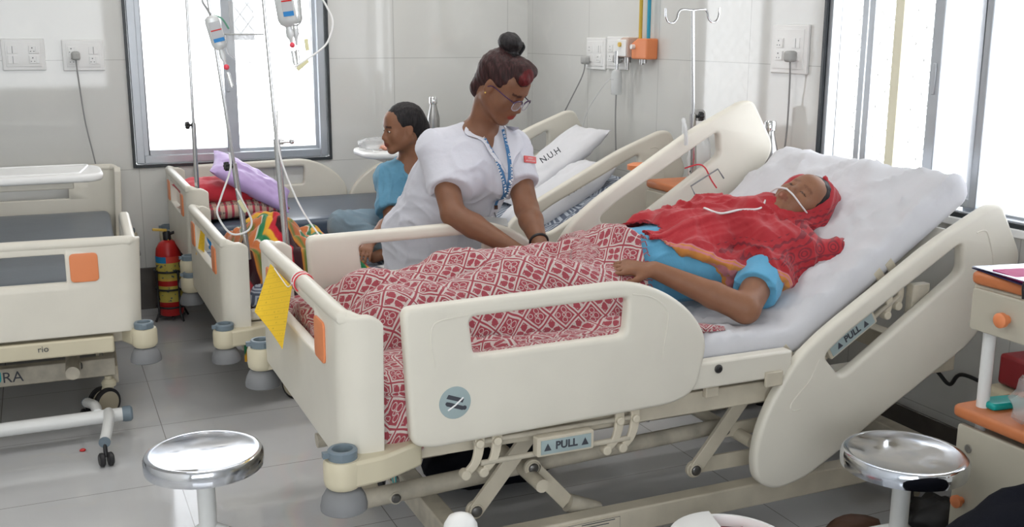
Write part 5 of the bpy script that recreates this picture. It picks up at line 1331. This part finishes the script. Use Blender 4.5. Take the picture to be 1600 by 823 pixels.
def along(body, a, b, size, e, par, m=M['whiteink'], snap=None):
    a, b = Vector(a), Vector(b); n = len(body)
    for i, ch in enumerate(body):
        if ch == ' ': continue
        p = (snap or cs)(a.lerp(b, i/n), e); ang = math.atan2((b-a).z, (b-a).x); text(ch, size, m, par, Matrix.Translation(p) @ Matrix.Rotation(-ang, 4, 'Y') @ XZ, depth=.0003, align='CENTER', bold=.0003)
along('GOVT. OF MAHARASHTRA', (1.446, 3.5, 1.222), (1.512, 3.5, 1.00), .0125, .0125, la)
along('GOVT. OF MAHARASHTRA', (1.533, 3.5, 1.215), (1.517, 3.5, .97), .0125, .0155, la)
G().box(tuple(cs((1.509, 3.5, .93), .022)), tuple(cs((1.523, 3.5, .945), .012))).build('lanyard_clip', M['chrome'], nurse)
bt = cs((1.516, 3.5, .915), .02)
G().cyl(bt, bt+Vector((.0, -.02, -.02)), .003, seg=8).build('badge_clip', M['chrome'], nurse)
g = panel('id_badge', [rounded([(-.045, -.03), (.045, -.03), (.045, .03), (-.045, .03)], .005)], .003, mat('id_card', (.62, .62, .60), .2), nurse, .0008, Matrix.Translation(bt+Vector((-.02, -.055, -.022))) @ Euler((-1.25, .12, -.25)).to_matrix().to_4x4() @ XZ)
tg = panel('name_tag', [rounded([(-.030, -.0125), (.030, -.0125), (.030, .0125), (-.030, .0125)], .003)], .004, M['red'], nurse, .001, Matrix.Translation(cs((1.612, 3.5, 1.120), .006)) @ Euler((-.25, .16, .32)).to_matrix().to_4x4() @ XZ)
for (w, z) in ((.022, .0045), (.044, -.0050)):
    gg = G(); 
    n = int(w/.005)
    gg.tube([Matrix.Translation(cs((1.612, 3.5, 1.120), .006)) @ Euler((-.25, .16, .32)).to_matrix().to_4x4() @ Vector((-w/2+w*i/(3*n), -.0026, z+.0014*((i % 3)-1))) for i in range(3*n+1)], .0007, 4).build('small_lettering', M['whiteink'], tg)
_u = Vector(nv(Lw-Le)); _a = _u.orthogonal().normalized(); _b = _u.cross(_a)
G().tube([Vector(Lw)-Vector(NO)-_u*.012+(_a*math.cos(a)+_b*math.sin(a))*.0305 for a in np.linspace(0, 2*PI, 24, endpoint=False)], .005, 8, closed=True).build('wrist_band', M['black'], nurse)
G().tube([cs((1.47, 3.5, 1.21), -.02)+Vector((0, -.0, .0)), cs((1.50, 3.5, 1.13), -.01), cs((1.52, 3.5, 1.21), -.02)], .002, 6, smooth=6).build('necklace', M['gold'], nurse)
for s in (-1, 1):
    c_ = Vector((1.40+s*.10, 3.83, .04))-Vector(NO); G().ball(c_, (.045, .13, .040)).build('shoe', M['black'], nurse)

# ================= seated woman =================
M['skin_w'] = skin_mat('brown_skin_seated', (.27, .125, .07))
WO = (1.50, 4.70, .545)
wc = np.array((1.540, 4.70, 1.132)); wf = nv((-.975, -.02, -.10)); WB = basis(wf, (-.10, 0, 1)); WS = .95
F_ = Field((1.05, 4.28, .53), (1.90, 5.08, 1.29), .0052); W = head_prims(F_, wc, WB, WS, mouth=.001)
wn = np.array((1.585, 4.745, .945))
F_.cone(W((0, -.025, -.05)), wn, .046, .054, .03)
Rs, Ls = np.array((1.475, 4.765, .892)), np.array((1.75, 4.70, .895))
F_.cone(Rs, Ls, .052, .052, .05); F_.cone((1.615, 4.76, .89), (1.63, 4.82, .66), .115, .125, .05, flat=((1, 0, 0), 1.2))
Re, Rw = np.array((1.445, 4.60, .725)), np.array((1.290, 4.43, .668)); Le, Lw = np.array((1.80, 4.60, .71)), np.array((1.62, 4.45, .66))
for a, e, w in ((Rs, Re, Rw), (Ls, Le, Lw)): F_.cone(a, e, .047, .038, .02); F_.cone(e, e+(w-e)*.35, .038, .037, .015); F_.cone(e+(w-e)*.35, w, .037, .024, .012)
hand(F_, Rw, (-.5, -.75, -.30), (-.1, -.3, 1), 1, .5, .88); hand(F_, Lw, (-.7, -.6, -.2), (0, -.2, 1), -1, .5, .88)
for hp, kn, an in (((1.56, 4.80, .64), (1.24, 4.68, .70), (1.42, 4.52, .60)), ((1.72, 4.80, .64), (1.80, 4.50, .66), (1.52, 4.48, .59))):
    F_.cone(hp, kn, .075, .055, .03); F_.cone(kn, an, .050, .035, .02); F_.cone(an, np.array(an)+np.array((-.10, -.03, -.02)), .03, .025, .02)
woman = field_obj('person', F_, M['skin_w'], None, WO, colfn=face_tint(wc, WB, WS, (.85, .50, .55)))
tag(woman, 'seated woman in a blue gown looking left, cross legged on the middle bed', 'person')
eyes(wc, WB, WS, woman, WO)
H_ = Field((1.36, 4.52, .93), (1.74, 4.88, 1.30), .0045); W = hair_cap(wc, WB, WS, H_, .068, low=-.09)
H_.ell(W((0, -.095, -.01)), (.045, .035, .055), WB, .02); H_.wobble(lambda X, Y, Z: .0007*np.sin(300*Y+60*Z)+.0006*np.sin(260*X))
field_obj('hair', H_, M['hair'], woman, WO, smooth=1)
G().ball(Vector(W((.082, .004, -.030)))-Vector(WO), .003).build('ear_stud', M['gold'], woman)
M['gown'] = cloth_mat('faded_blue_gown', (.12, .30, .44), .5, 45); M['trouser'] = cloth_mat('grey_blue_trousers', (.20, .28, .34), .5, 45)
C_ = Field((1.32, 4.50, .58), (1.92, 5.02, 1.02), .0052)
for a, e in ((Rs, Re), (Ls, Le)): C_.cone(a, a+(e-a)*.80, .060, .066, .03)
for a, e in ((Rs, Re), (Ls, Le)):
    u = nv(e-a); q = a+(e-a)*.76; C_.cone(q+u*.26, q+u*.28, .26, .26, .003, 'sub')
C_.cone(Rs, Ls, .062, .062, .04); C_.cone((1.615, 4.755, .885), (1.63, 4.81, .68), .132, .150, .05, flat=((1, 0, 0), 1.22)); C_.cone((1.52, 4.76, .91), (1.585, 4.76, .94), .05, .045, .03)
C_.wobble(folds([(.0032, (22, 8, 14), .3, 9), (.0028, (10, 22, -26), 1.7, 12), (.0022, (40, 10, 5), 2.2, 7)]))
C_.cone(wn+np.array((0, 0, .02)), wn+np.array((-.01, -.03, .12)), .058, .08, .003, 'sub'); C_.cone((1.580, 4.66, .955), (1.612, 4.575, .78), .050, .006, .003, 'sub'); C_.cone((1.580, 4.60, .955), (1.612, 4.54, .78), .046, .006, .003, 'sub')
gown = field_obj('gown', C_, M['gown'], woman, WO, wr=[creases(.009, (10, 9, 4), 3, warp=.6), creases(.0035, (14, 12, 14), 4)])
gs = snapper(gown, (.1, 1, 0))
strip('neck_border', [(1.500, 4.5, .930), (1.550, 4.5, .86), (1.600, 4.5, .755)], [(1.512, 4.5, .935), (1.562, 4.5, .86), (1.610, 4.5, .755)], gs, M['gown'], gown, th=.004)
for z in (.74, .70): G().ball(gs((1.625, 4.5, z), .004), (.006, .003, .006)).build('button', M['labelblue'], gown)
C_ = Field((1.08, 4.36, .535), (1.94, 5.04, .80), .0055)
for hp, kn, an in (((1.56, 4.80, .645), (1.235, 4.68, .695), (1.42, 4.53, .605)), ((1.72, 4.80, .645), (1.80, 4.50, .66), (1.52, 4.48, .60))): C_.cone(hp, kn, .095, .070, .04); C_.cone(kn, an, .066, .052, .03)
C_.wobble(folds([(.004, (20, 8, 20), .3, 9), (.003, (10, 30, -20), 1.7, 12)])); C_.plane((0, 0, 1), .549)
field_obj('trousers', C_, M['trouser'], woman, WO, wr=[creases(.009, (6, 9, 10), 6, warp=.6)])
o = G().box((0, 0, 0), (.10, .055, .006)).xf(T(1.33, 4.37, .551) @ Matrix.Rotation(.3, 4, 'Z')).build('tablet_strip', M['whitepl'], bevel=.002); tag(o, 'white strip with blue caps lying by the seated woman\'s hand', 'strip')
for k in range(3): G().ball(Vector((1.36+.03*k, 4.40+.006*k, .572)), (.011, .009, .012)).build('blue_cap', mat('blue_cap_plastic', (.01, .07, .5), .3), o)

# ================= patient =================
M['skin_p'] = skin_mat('brown_skin_lying', (.29, .135, .075))
PO = (1.72, 2.90, .705)
pc = np.array((2.335, 2.840, 1.000)); pf = nv((-.50, -.38, .76)); PB = basis(pf, (.80, -.12, .50)); PS = .98
F_ = Field((.74, 2.42, .69), (2.52, 3.24, 1.22), .0052); W = head_prims(F_, pc, PB, PS, mouth=-.0012)
pn = np.array((2.190, 2.88, .915))
F_.cone(W((0, -.02, -.05)), pn, .050, .056, .03)
Ls, Rs = np.array((2.125, 2.715, .852)), np.array((2.10, 3.08, .855))
F_.cone(Ls, Rs, .055, .055, .05); F_.cone((2.08, 2.90, .86), (1.90, 2.90, .825), .100, .10, .05, flat=((0, 1, 0), 1.35)); F_.cone((1.90, 2.90, .825), (1.70, 2.92, .80), .10, .10, .05, flat=((0, 1, 0), 1.3))
Le, Lw = np.array((1.905, 2.540, .755)), np.array((1.680, 2.700, .862)); Re, Rw = np.array((1.90, 3.18, .78)), np.array((1.72, 3.06, .88))
for a, e, w in ((Ls, Le, Lw), (Rs, Re, Rw)): F_.cone(a, e, .052, .044, .02); F_.cone(e, e+(w-e)*.35, .044, .041, .015); F_.cone(e+(w-e)*.35, w, .041, .027, .012)
hand(F_, Lw, (-.90, .38, .10), (-.05, -.45, 1), -1, .42, 1.0); hand(F_, Rw, (-.9, -.3, -.1), (0, 0, 1), 1, .4, .92)
for s in (-1, 1):
    hp, kn, an = np.array((1.66, 2.92+s*.08, .775)), np.array((1.24, 2.90+s*.11, .785)), np.array((.86, 2.90+s*.10, .735))
    F_.cone(hp, kn, .070, .050, .03); F_.cone(kn, kn+(an-kn)*.35, .050, .048, .02); F_.cone(kn+(an-kn)*.35, an, .048, .030, .02); F_.cone(an, an+np.array((-.03, 0, .06)), .026, .018, .02)
pat = field_obj('person', F_, M['skin_p'], None, PO, colfn=face_tint(pc, PB, PS, (.85, .62, .62), brow=(.75, .7, .7)))
tag(pat, 'patient with a red shawl over head and chest lying on the nearest bed', 'person')
H_ = Field((2.18, 2.70, .93), (2.50, 3.04, 1.22), .0045); W = hair_cap(pc, PB, PS, H_, .072); H_.wobble(lambda X, Y, Z: .0007*np.sin(300*Y+60*Z)+.0006*np.sin(260*X)); field_obj('hair', H_, M['hair'], pat, PO, smooth=1)
M['kurta'] = cloth_mat('sky_blue_cotton', (.13, .40, .62), .5, 45)
C_ = Field((1.55, 2.44, .70), (2.30, 3.26, 1.06), .0055)
for a, e in ((Ls, Le), (Rs, Re)): C_.cone(a, a+(e-a)*.70, .070, .070, .03)
for a, e in ((Ls, Le), (Rs, Re)):
    u = nv(e-a); q = a+(e-a)*.62; C_.cone(q+u*.24, q+u*.26, .24, .24, .003, 'sub')
C_.cone(Ls, Rs, .064, .064, .04); C_.cone((2.08, 2.90, .870), (1.90, 2.91, .838), .124, .130, .05, flat=((0, 1, 0), 1.36)); C_.cone((1.90, 2.91, .838), (1.64, 2.93, .812), .130, .116, .05, flat=((0, 1, 0), 1.30))
C_.wobble(folds([(.0035, (24, 18, 10), .3, 9), (.0028, (30, -22, -10), 1.7, 12)])); C_.cone(pn, pn+np.array((.1, 0, .08)), .06, .07, .003, 'sub')
field_obj('blue_top', C_, M['kurta'], pat, PO, wr=[creases(.007, (6, 10, 7), 2, warp=.6)])
# shawl with hood
m = mat('red_printed_shawl', (.52, .018, .028), .75, sheen=.15); nt, b = nodes(m); at_ = nt.nodes.new('ShaderNodeAttribute'); at_.attribute_name = 'rest'; X, Y, Z = sep(nt, at_.outputs['Vector'])
HN = (.74, .67, .9)
d = (X*.74+Y*.67+Z*.9+(.74*1.72+.67*2.90+.9*.705-3.205-.9*.878))*.85           # distance from the lower hem
s_ = X*.67-Y*.74+Z*.25                                # along the hem
e = (Z-X*.20-Y*.10)+(.705-.742+.20*(1.95-1.72)-.10*(2.90-2.66))             # distance from the side edge
ed = d.mn(e*1.0)
gold = ed.lt(.018); stripe = ((ed*110).fr().lt(.45)); zig = (((s_*70).fr()-.5).ab()*.012+ed*1).mod(.016).lt(.006)
near = e.lt(.165)
rows = (e*24).fr(); scr = hyp(((s_*24).fr()-.5), (rows-.5)); ring_ = (scr.lt(.40)*scr.gt(.30)).mx(scr.lt(.22)*scr.gt(.13)).mx(rows.lt(.09))
chev = ((((s_*48).fr()-.5).ab()*.5+rows*2).fr()).lt(.35)
even = (e*12).fr().lt(.5)
pm = (ring_*even).mx(chev*(even.inv()))*near*ed.gt(.036)
c0 = mixc(nt, ramp(nt, noisev(nt, coord(nt), 6, 4), .35, .7), (.44, .014, .024), (.35, .010, .018)); c1 = mixc(nt, pm*.8, c0, (.16, .008, .02))
c2 = mixc(nt, gold, c1, mixc(nt, stripe, (.60, .20, .22), (.62, .24, .05))); nt.links.new(c2, b.inputs['Base Color'])
bumpn(nt, b, noisev(nt, coord(nt), 12, 5)*1.0+noisev(nt, coord(nt), 400, 1)*.03, .35, .02); M['shawl'] = m
C_ = Field((1.58, 2.48, .68), (2.54, 3.30, 1.22), .0046)
C_.cone((2.10, 2.90, .880), (1.88, 2.92, .845), .140, .140, .05, flat=((0, 1, 0), 1.36)); C_.cone((1.88, 2.92, .845), (1.66, 2.95, .825), .140, .118, .05, flat=((0, 1, 0), 1.32))
C_.cone(Ls+np.array((.02, .0, -.01)), Rs, .088, .080, .05); C_.cone(Ls+np.array((.03, 0, -.0)), Ls+(Le-Ls)*.34+np.array((.03, .0, .01)), .086, .078, .04); C_.cone((2.14, 2.70, .855), (1.95, 2.71, .815), .072, .060, .04); C_.cone(Ls+np.array((.0, .02, .02)), np.array((2.24, 2.74, .89)), .085, .075, .05)
C_.cone(pn+np.array((-.04, -.03, .01)), pc+PB @ np.array((0, -.02, -.06)), .085, .085, .04)
C_.cone((1.86, 3.04, .935), (2.10, 3.02, .97), .040, .052, .04); C_.cone((1.84, 2.86, .95), (2.08, 2.80, .955), .02, .03, .04); C_.cone((2.22, 2.66, .85), (2.36, 2.62, .91), .06, .035, .05)
Wp = lambda q: pc+PB @ (np.array(q)*PS)
C_.ell(Wp((0, -.032, .036)), (.104, .102, .106), PB, .02); C_.cone(Wp((0, -.03, -.02)), Wp((0, -.02, -.09)), .088, .085, .03)
C_.wobble(folds([(.0050, (26, 22, 10), .3, 6), (.0040, (12, -30, 22), 1.7, 10), (.0030, (60, 18, -20), 2.2, 8), (.0022, (20, 70, 10), .9, 9)]))
C_.ell(Wp((0, .074, .012)), (.072, .086, .103), PB, .006, 'sub')
C_.cone((1.98, 2.90, .848), (1.88, 2.91, .835), .128, .136, .003, 'sub', flat=((0, 1, 0), 1.38)); C_.cone((1.88, 2.91, .835), (1.50, 2.94, .81), .136, .130, .003, 'sub', flat=((0, 1, 0), 1.34))
C_.plane(HN, 3.205+.9*.878); C_.plane((-.20, -.10, 1), .742-.20*1.95-.10*2.66)
shawl = field_obj('red_shawl', C_, M['shawl'], pat, PO, smooth=1, wr=[creases(.015, (4.5, 8, 5), 2, warp=.7), creases(.007, (11, 9, 9), 5, warp=.6, oct2=.3)])
ss = snapper(shawl, (0, 0, -1))
G().tube([Vector(W((0, .116, -.042)))-Vector(PO), Vector(W((.035, .105, -.055)))-Vector(PO), Vector(W((.055, .080, -.085)))-Vector(PO)]+[ss(q, .002) for q in ((2.14, 2.80, 2), (2.05, 2.79, 2), (1.99, 2.81, 2), (1.965, 2.86, 2), (1.99, 2.90, 2))], .0035, 8, smooth=6).build('nasal_tube', M['tubing'], pat)
G().tube([Vector(W(q))-Vector(PO) for q in ((-.0, .116, -.042), (-.03, .106, -.040), (-.060, .070, -.035), (-.080, .015, -.02))], .003, 8, smooth=6).build('nasal_tube', M['tubing'], pat)
# ------------------------------------------------------------------ blankets
def grid_obj(name, fn, nu, nv_, m, uvfn=None, th=.006, parent=None):
    V_ = []; 
    for i in range(nu+1):
        for j in range(nv_+1): V_.append(fn(i/nu, j/nv_))
    F = [(i*(nv_+1)+j, (i+1)*(nv_+1)+j, (i+1)*(nv_+1)+j+1, i*(nv_+1)+j+1) for i in range(nu) for j in range(nv_)]
    me = bpy.data.meshes.new(name); me.from_pydata([tuple(p) for p in V_], [], F); me.materials.append(m); me.update()
    uv = me.uv_layers.new(name='cloth')
    if uvfn is None:            # measure the cloth so the weave keeps its size over folds
        P_ = np.array([tuple(p) for p in V_]).reshape(nu+1, nv_+1, 3)
        dv = np.linalg.norm(np.diff(P_, axis=1), axis=2); cv = np.concatenate([np.zeros((nu+1, 1)), np.cumsum(dv, 1)], 1); cv -= cv[:, [int(nv_*.6)]]
        ker = np.ones(9)/9; cv = np.apply_along_axis(lambda q: np.convolve(np.pad(q, 4, mode='edge'), ker, 'valid'), 0, cv)
        du = np.linalg.norm(np.diff(P_, axis=0), axis=2); cu_ = np.concatenate([np.zeros((1, nv_+1)), np.cumsum(du, 0)], 0)
        cu_ = np.apply_along_axis(lambda q: np.convolve(np.pad(q, 12, mode='edge'), np.ones(25)/25, 'valid'), 1, cu_)
        UVs = np.stack([cu_.ravel(), cv.ravel()], 1).tolist()
    for p in me.polygons:
        for li in p.loop_indices:
            k = me.loops[li].vertex_index; i, j = divmod(k, nv_+1); uv.data[li].uv = uvfn(i/nu, j/nv_) if uvfn else (UVs[k])
    me.polygons.foreach_set('use_smooth', [True]*len(me.polygons))
    o = bpy.data.objects.new(name, me); COL.objects.link(o)
    s = o.modifiers.new('solid', 'SOLIDIFY'); s.thickness = th; s.offset = 1
    if parent: o.parent = parent
    return o
# woven red and white blanket pattern: a lattice of diamonds with clover flowers
m = mat('red_white_woven_blanket', (.5, .1, .12), .9, sheen=.2, spec=.15); nt, b = nodes(m)
un = nt.nodes.new('ShaderNodeUVMap'); un.uv_map = 'cloth'; U, V2, _ = sep(nt, un.outputs[0])
p_ = (U+V2)*(1/.088); q_ = (U-V2)*(1/.088)
a = p_.fr()-.5; c = q_.fr()-.5; A, C = a.ab(), c.ab(); mm = A.mx(C)
lat = mm.gt(.455); gap = mm.gt(.405)*lat.inv()
chk = ((p_.fl()+q_.fl()).mod(2)).lt(.5)
cl = hyp(A-.19, C-.19); flower = cl.lt(.155).mx(hyp(A-.11, C-.11).lt(.10)); ringf = cl.lt(.20)*cl.gt(.165); cross = (A.mn(C)).lt(.022)*mm.lt(.40)
f1 = (flower*cross.inv()).mx(mm.gt(.33)*mm.lt(.375)*(A.mn(C)).gt(.10))
_r = lambda x_, y_, r_: hyp(a-x_, c-y_).lt(r_)*hyp(a-x_, c-y_).gt(r_-.035)
b1 = (mm.lt(.37))*(_r(.15, .15, .155).mx(_r(-.16, .17, .14)).mx(_r(.17, -.16, .14)).mx(_r(-.22, -.22, .12)).mx(_r(-.02, -.02, .09))).inv()
b1_ = hyp(a-.16, c-.16).lt(.115).mx(hyp(a+.10, c-.18).lt(.10)).mx(hyp(a-.18, c+.10).lt(.10)).mx(hyp(a+.20, c+.20).lt(.085)).mx(hyp(a+.03, c+.03).lt(.07)).mx((A.mx(C).gt(.33))*(A.mx(C).lt(.375)))
fill = mm.lt(.405)*mm.gt(.34)
motif = (f1*chk).mx(b1*chk.inv()); red = lat.mx(motif).mx(fill*chk.inv()*A.lt(.30)*0)
# weave flecks
fl = noisev(nt, un.outputs[0], 520, 1); red2 = red.mx(fl.gt(.56)*gap.inv()*.5)
col = mixc(nt, red2, (.60, .53, .50), (.35, .065, .085)); nt.links.new(col, b.inputs['Base Color'])
bumpn(nt, b, red*.4+noisev(nt, un.outputs[0], 350, 2)*.6, .35, .003); M['blanket'] = m
def leg(x, y):
    """height of the body under the blanket above the mattress"""
    def bump(c, w, h, yy): d_ = abs(yy-c)/w; return h*max(0, 1-d_*d_)**.55 if d_ < 1 else 0
    t = max(0, min(1, (x-.78)/.9))
    y1, y2 = 2.90-.12+.03*t, 2.90+.12-.02*t
    kn = math.exp(-((x-1.24)/.22)**2)
    h1 = .105+.045*t+.045*kn+.03*math.exp(-((x-.86)/.07)**2)
    w1 = .12+.05*t
    hh = max(bump(y1, w1, h1, y), bump(y2, w1, h1, y), bump(2.9, .14+.10*t, h1*(.55+.4*t), y))
    if x > 1.45: hh = max(hh, bump(2.93, .27, .14+.07*min(1, (x-1.45)/.2), y))
    if x < .80: hh *= max(.15, (x-.68)/.12)
    return hh
def bl(u, v):
    s = -.36+v*1.36; x = .675+(1.085-.20*max(0, min(1, (.62-s)/.62)))*u          # s: across, negative part hangs down the near side
    zs = .712; k = Vector((x*5, s*6, 0))
    fold = .016*mnoise(k)+.010*mnoise(Vector((x*13+s*7, s*15-x*4, 3)))+.005*mnoise(Vector((x*34, s*30, 7)))
    ridge = .026*max(0, math.sin(x*17+s*12+2.2*mnoise(Vector((x*3, s*3, 9)))))**3*(.5+.7*u)
    foot = max(0, 1-u/.055)
    if s >= .03:
        y = 2.44+(s)*.95
        y = min(y, 3.375); y_ = y
        z = zs+leg(x, y)+.006+(abs(fold)+ridge)*min(1, s*6+.3)
        if s > .97: z -= (s-.97)*.35
        # bunched rim near the hand
        z += .03*math.exp(-((x-1.66)/.05)**2)*max(0, 1-abs(y-2.98)/.34)
        if x > 1.50 and y < 2.74: z -= .02*min(1, (x-1.5)/.12)*min(1, (2.74-y)/.1)
        if foot: x = .664+.004*math.sin(s*40); z = z-.17*foot-.01*mnoise(Vector((s*9, 0, 2)))
        return (x+.012*mnoise(Vector((s*8, x*2, 5)))*(1-foot), y, z)
    r = .03; t = .03-s
    if t < .047: a_ = t/.03; y = 2.4685-r*math.sin(min(a_, PI/2)); z = zs-r*(1-math.cos(min(a_, PI/2)))+.004
    else:
        d_ = t-.047; y = 2.4385-.006*math.sin(x*40+d_*9)-.010*mnoise(Vector((x*9, d_*9, 1))); z = zs-r-d_*(.34 if x > .84 else .50)
    return (x, y+abs(fold)*.3, z)
blanket = grid_obj('blanket', bl, 190, 210, M['blanket'], None, .007)
tag(blanket, 'red and white patterned woven blanket over the legs of the lying patient', 'blanket')
# fringe and border at the waist
g = G(); rr = random.Random(3)
for k in range(64):
    v = .30+.66*k/64; p = Vector(bl(1.0, v)); 
    g.tube([p+Vector((0, 0, .004)), p+Vector((.012, rr.uniform(-.006, .006), .004+rr.uniform(0, .006))), p+Vector((.022, rr.uniform(-.01, .01), -.006+rr.uniform(-.006, .004)))], .0018, 4)
M['fringe'] = mat('faded_red_fringe', (.40, .12, .13), .9); o = g.build('fringe', M['fringe'], blanket); o['kind'] = 'stuff'
# bunched hem roll
def roll(name, pts, r, m, par, amp=.010, seg=22, uvs=.105, n=60):
    P_ = catmull([Vector(p) for p in pts], 10); V_ = []; R_ = len(P_)
    def fn(u, v):
        i = min(int(u*(R_-1)), R_-1); p = P_[i]; t = (P_[min(i+1, R_-1)]-P_[max(i-1, 0)]).normalized(); s = t.cross(Vector((0, 0, 1))).normalized(); w = s.cross(t); a_ = 2*PI*v
        e_ = math.sin(PI*min(max(u, .02), .98))**.4
        rr_ = (r+amp*mnoise(Vector((p.x*14+math.cos(a_)*2, p.y*14, math.sin(a_)*2)))+amp*.5*mnoise(Vector((p.x*40, p.y*30+math.cos(a_)*4, math.sin(a_)*4))))*e_
        return p+s*math.cos(a_)*rr_*1.3+w*math.sin(a_)*rr_*.8
    return grid_obj(name, fn, R_-1, seg, m, lambda u, v: (u*1.0, v*.2), .002, par)
roll('blanket_fold', [(1.68, 2.84, .90), (1.71, 2.92, .925), (1.72, 3.02, .92), (1.70, 3.12, .895), (1.66, 3.2, .84)], .030, M['blanket'], blanket, .014)
roll('blanket_fold', [(1.44, 2.74, .83), (1.50, 2.82, .865), (1.56, 2.92, .90), (1.60, 3.04, .905), (1.58, 3.14, .88)], .032, M['blanket'], blanket, .014)
roll('blanket_fold', [(1.0, 2.475, .735), (1.15, 2.47, .74), (1.32, 2.475, .735), (1.50, 2.48, .735), (1.66, 2.50, .73), (1.80, 2.50, .715)], .020, M['blanket'], blanket, .010)
# colourful fleece on the middle bed
m = mat('zigzag_fleece', (.5, .1, .05), .95, sheen=.3, spec=.1); nt, b = nodes(m)
un = nt.nodes.new('ShaderNodeUVMap'); un.uv_map = 'cloth'; U, V2, _ = sep(nt, un.outputs[0])
zz = (U*3.2+((V2*5).fr()-.5).ab()*.55+noisev(nt, un.outputs[0], 3, 2)*.25).fr()
cr = nt.nodes.new('ShaderNodeValToRGB'); nt.links.new(zz.s, cr.inputs[0]); cr.color_ramp.interpolation = 'LINEAR'; E_ = cr.color_ramp.elements
cols = [(0, (.55, .16, .05)), (.14, (.58, .18, .06)), (.16, (.75, .70, .6)), (.19, (.02, .18, .07)), (.30, (.03, .22, .09)), (.33, (.75, .38, .03)), (.42, (.80, .42, .03)), (.46, (.50, .02, .03)), (.58, (.55, .02, .04)), (.61, (.035, .008, .012)), (.80, (.045, .010, .014)), (.83, (.62, .22, .04)), (.92, (.10, .20, .05)), (1, (.55, .16, .05))]
E_[0].position, E_[0].color = 0, (*cols[0][1], 1); E_[1].position, E_[1].color = 1, (*cols[-1][1], 1)
for p, c_ in cols[1:-1]: el = E_.new(p); el.color = (*c_, 1)
nt.links.new(cr.outputs[0], b.inputs['Base Color']); bumpn(nt, b, noisev(nt, un.outputs[0], 200, 2), .4, .004); M['fleece'] = m
def fl_(u, v):
    x = .70+.56*u; s = -.32+1.12*v
    h = .10*max(0, mnoise(Vector((x*4+1, s*4, 2)))+.35)+.05*abs(mnoise(Vector((x*9, s*10, 5))))+.025*abs(mnoise(Vector((x*22, s*20, 8))))
    edge = min(1, u*8+.3, (1-u)*5+.05)
    bulk = .15*math.exp(-((x-.86)/.17)**2-((s-.32)/.30)**2)+.07*math.exp(-((x-1.16)/.14)**2-((s-.28)/.22)**2)
    if s > .04: return (x+.02*mnoise(Vector((s*7, x*5, 1))), 4.30+s*.92, .555+(h+bulk)*edge)
    t = .04-s; return (x, 4.335-.02-.025*math.sin(x*30+t*5)-.02*mnoise(Vector((x*8, t*8, 3))), .56+max(0, h-.02)*edge*max(0, 1-t*9)-t*.95)
fleece = grid_obj('fleece_blanket', fl_, 110, 120, M['fleece'], lambda u, v: (u*.9+v*.25, v*1.1-u*.2), .008)
tag(fleece, 'colourful zigzag fleece blanket heaped at the foot of the middle bed', 'blanket')
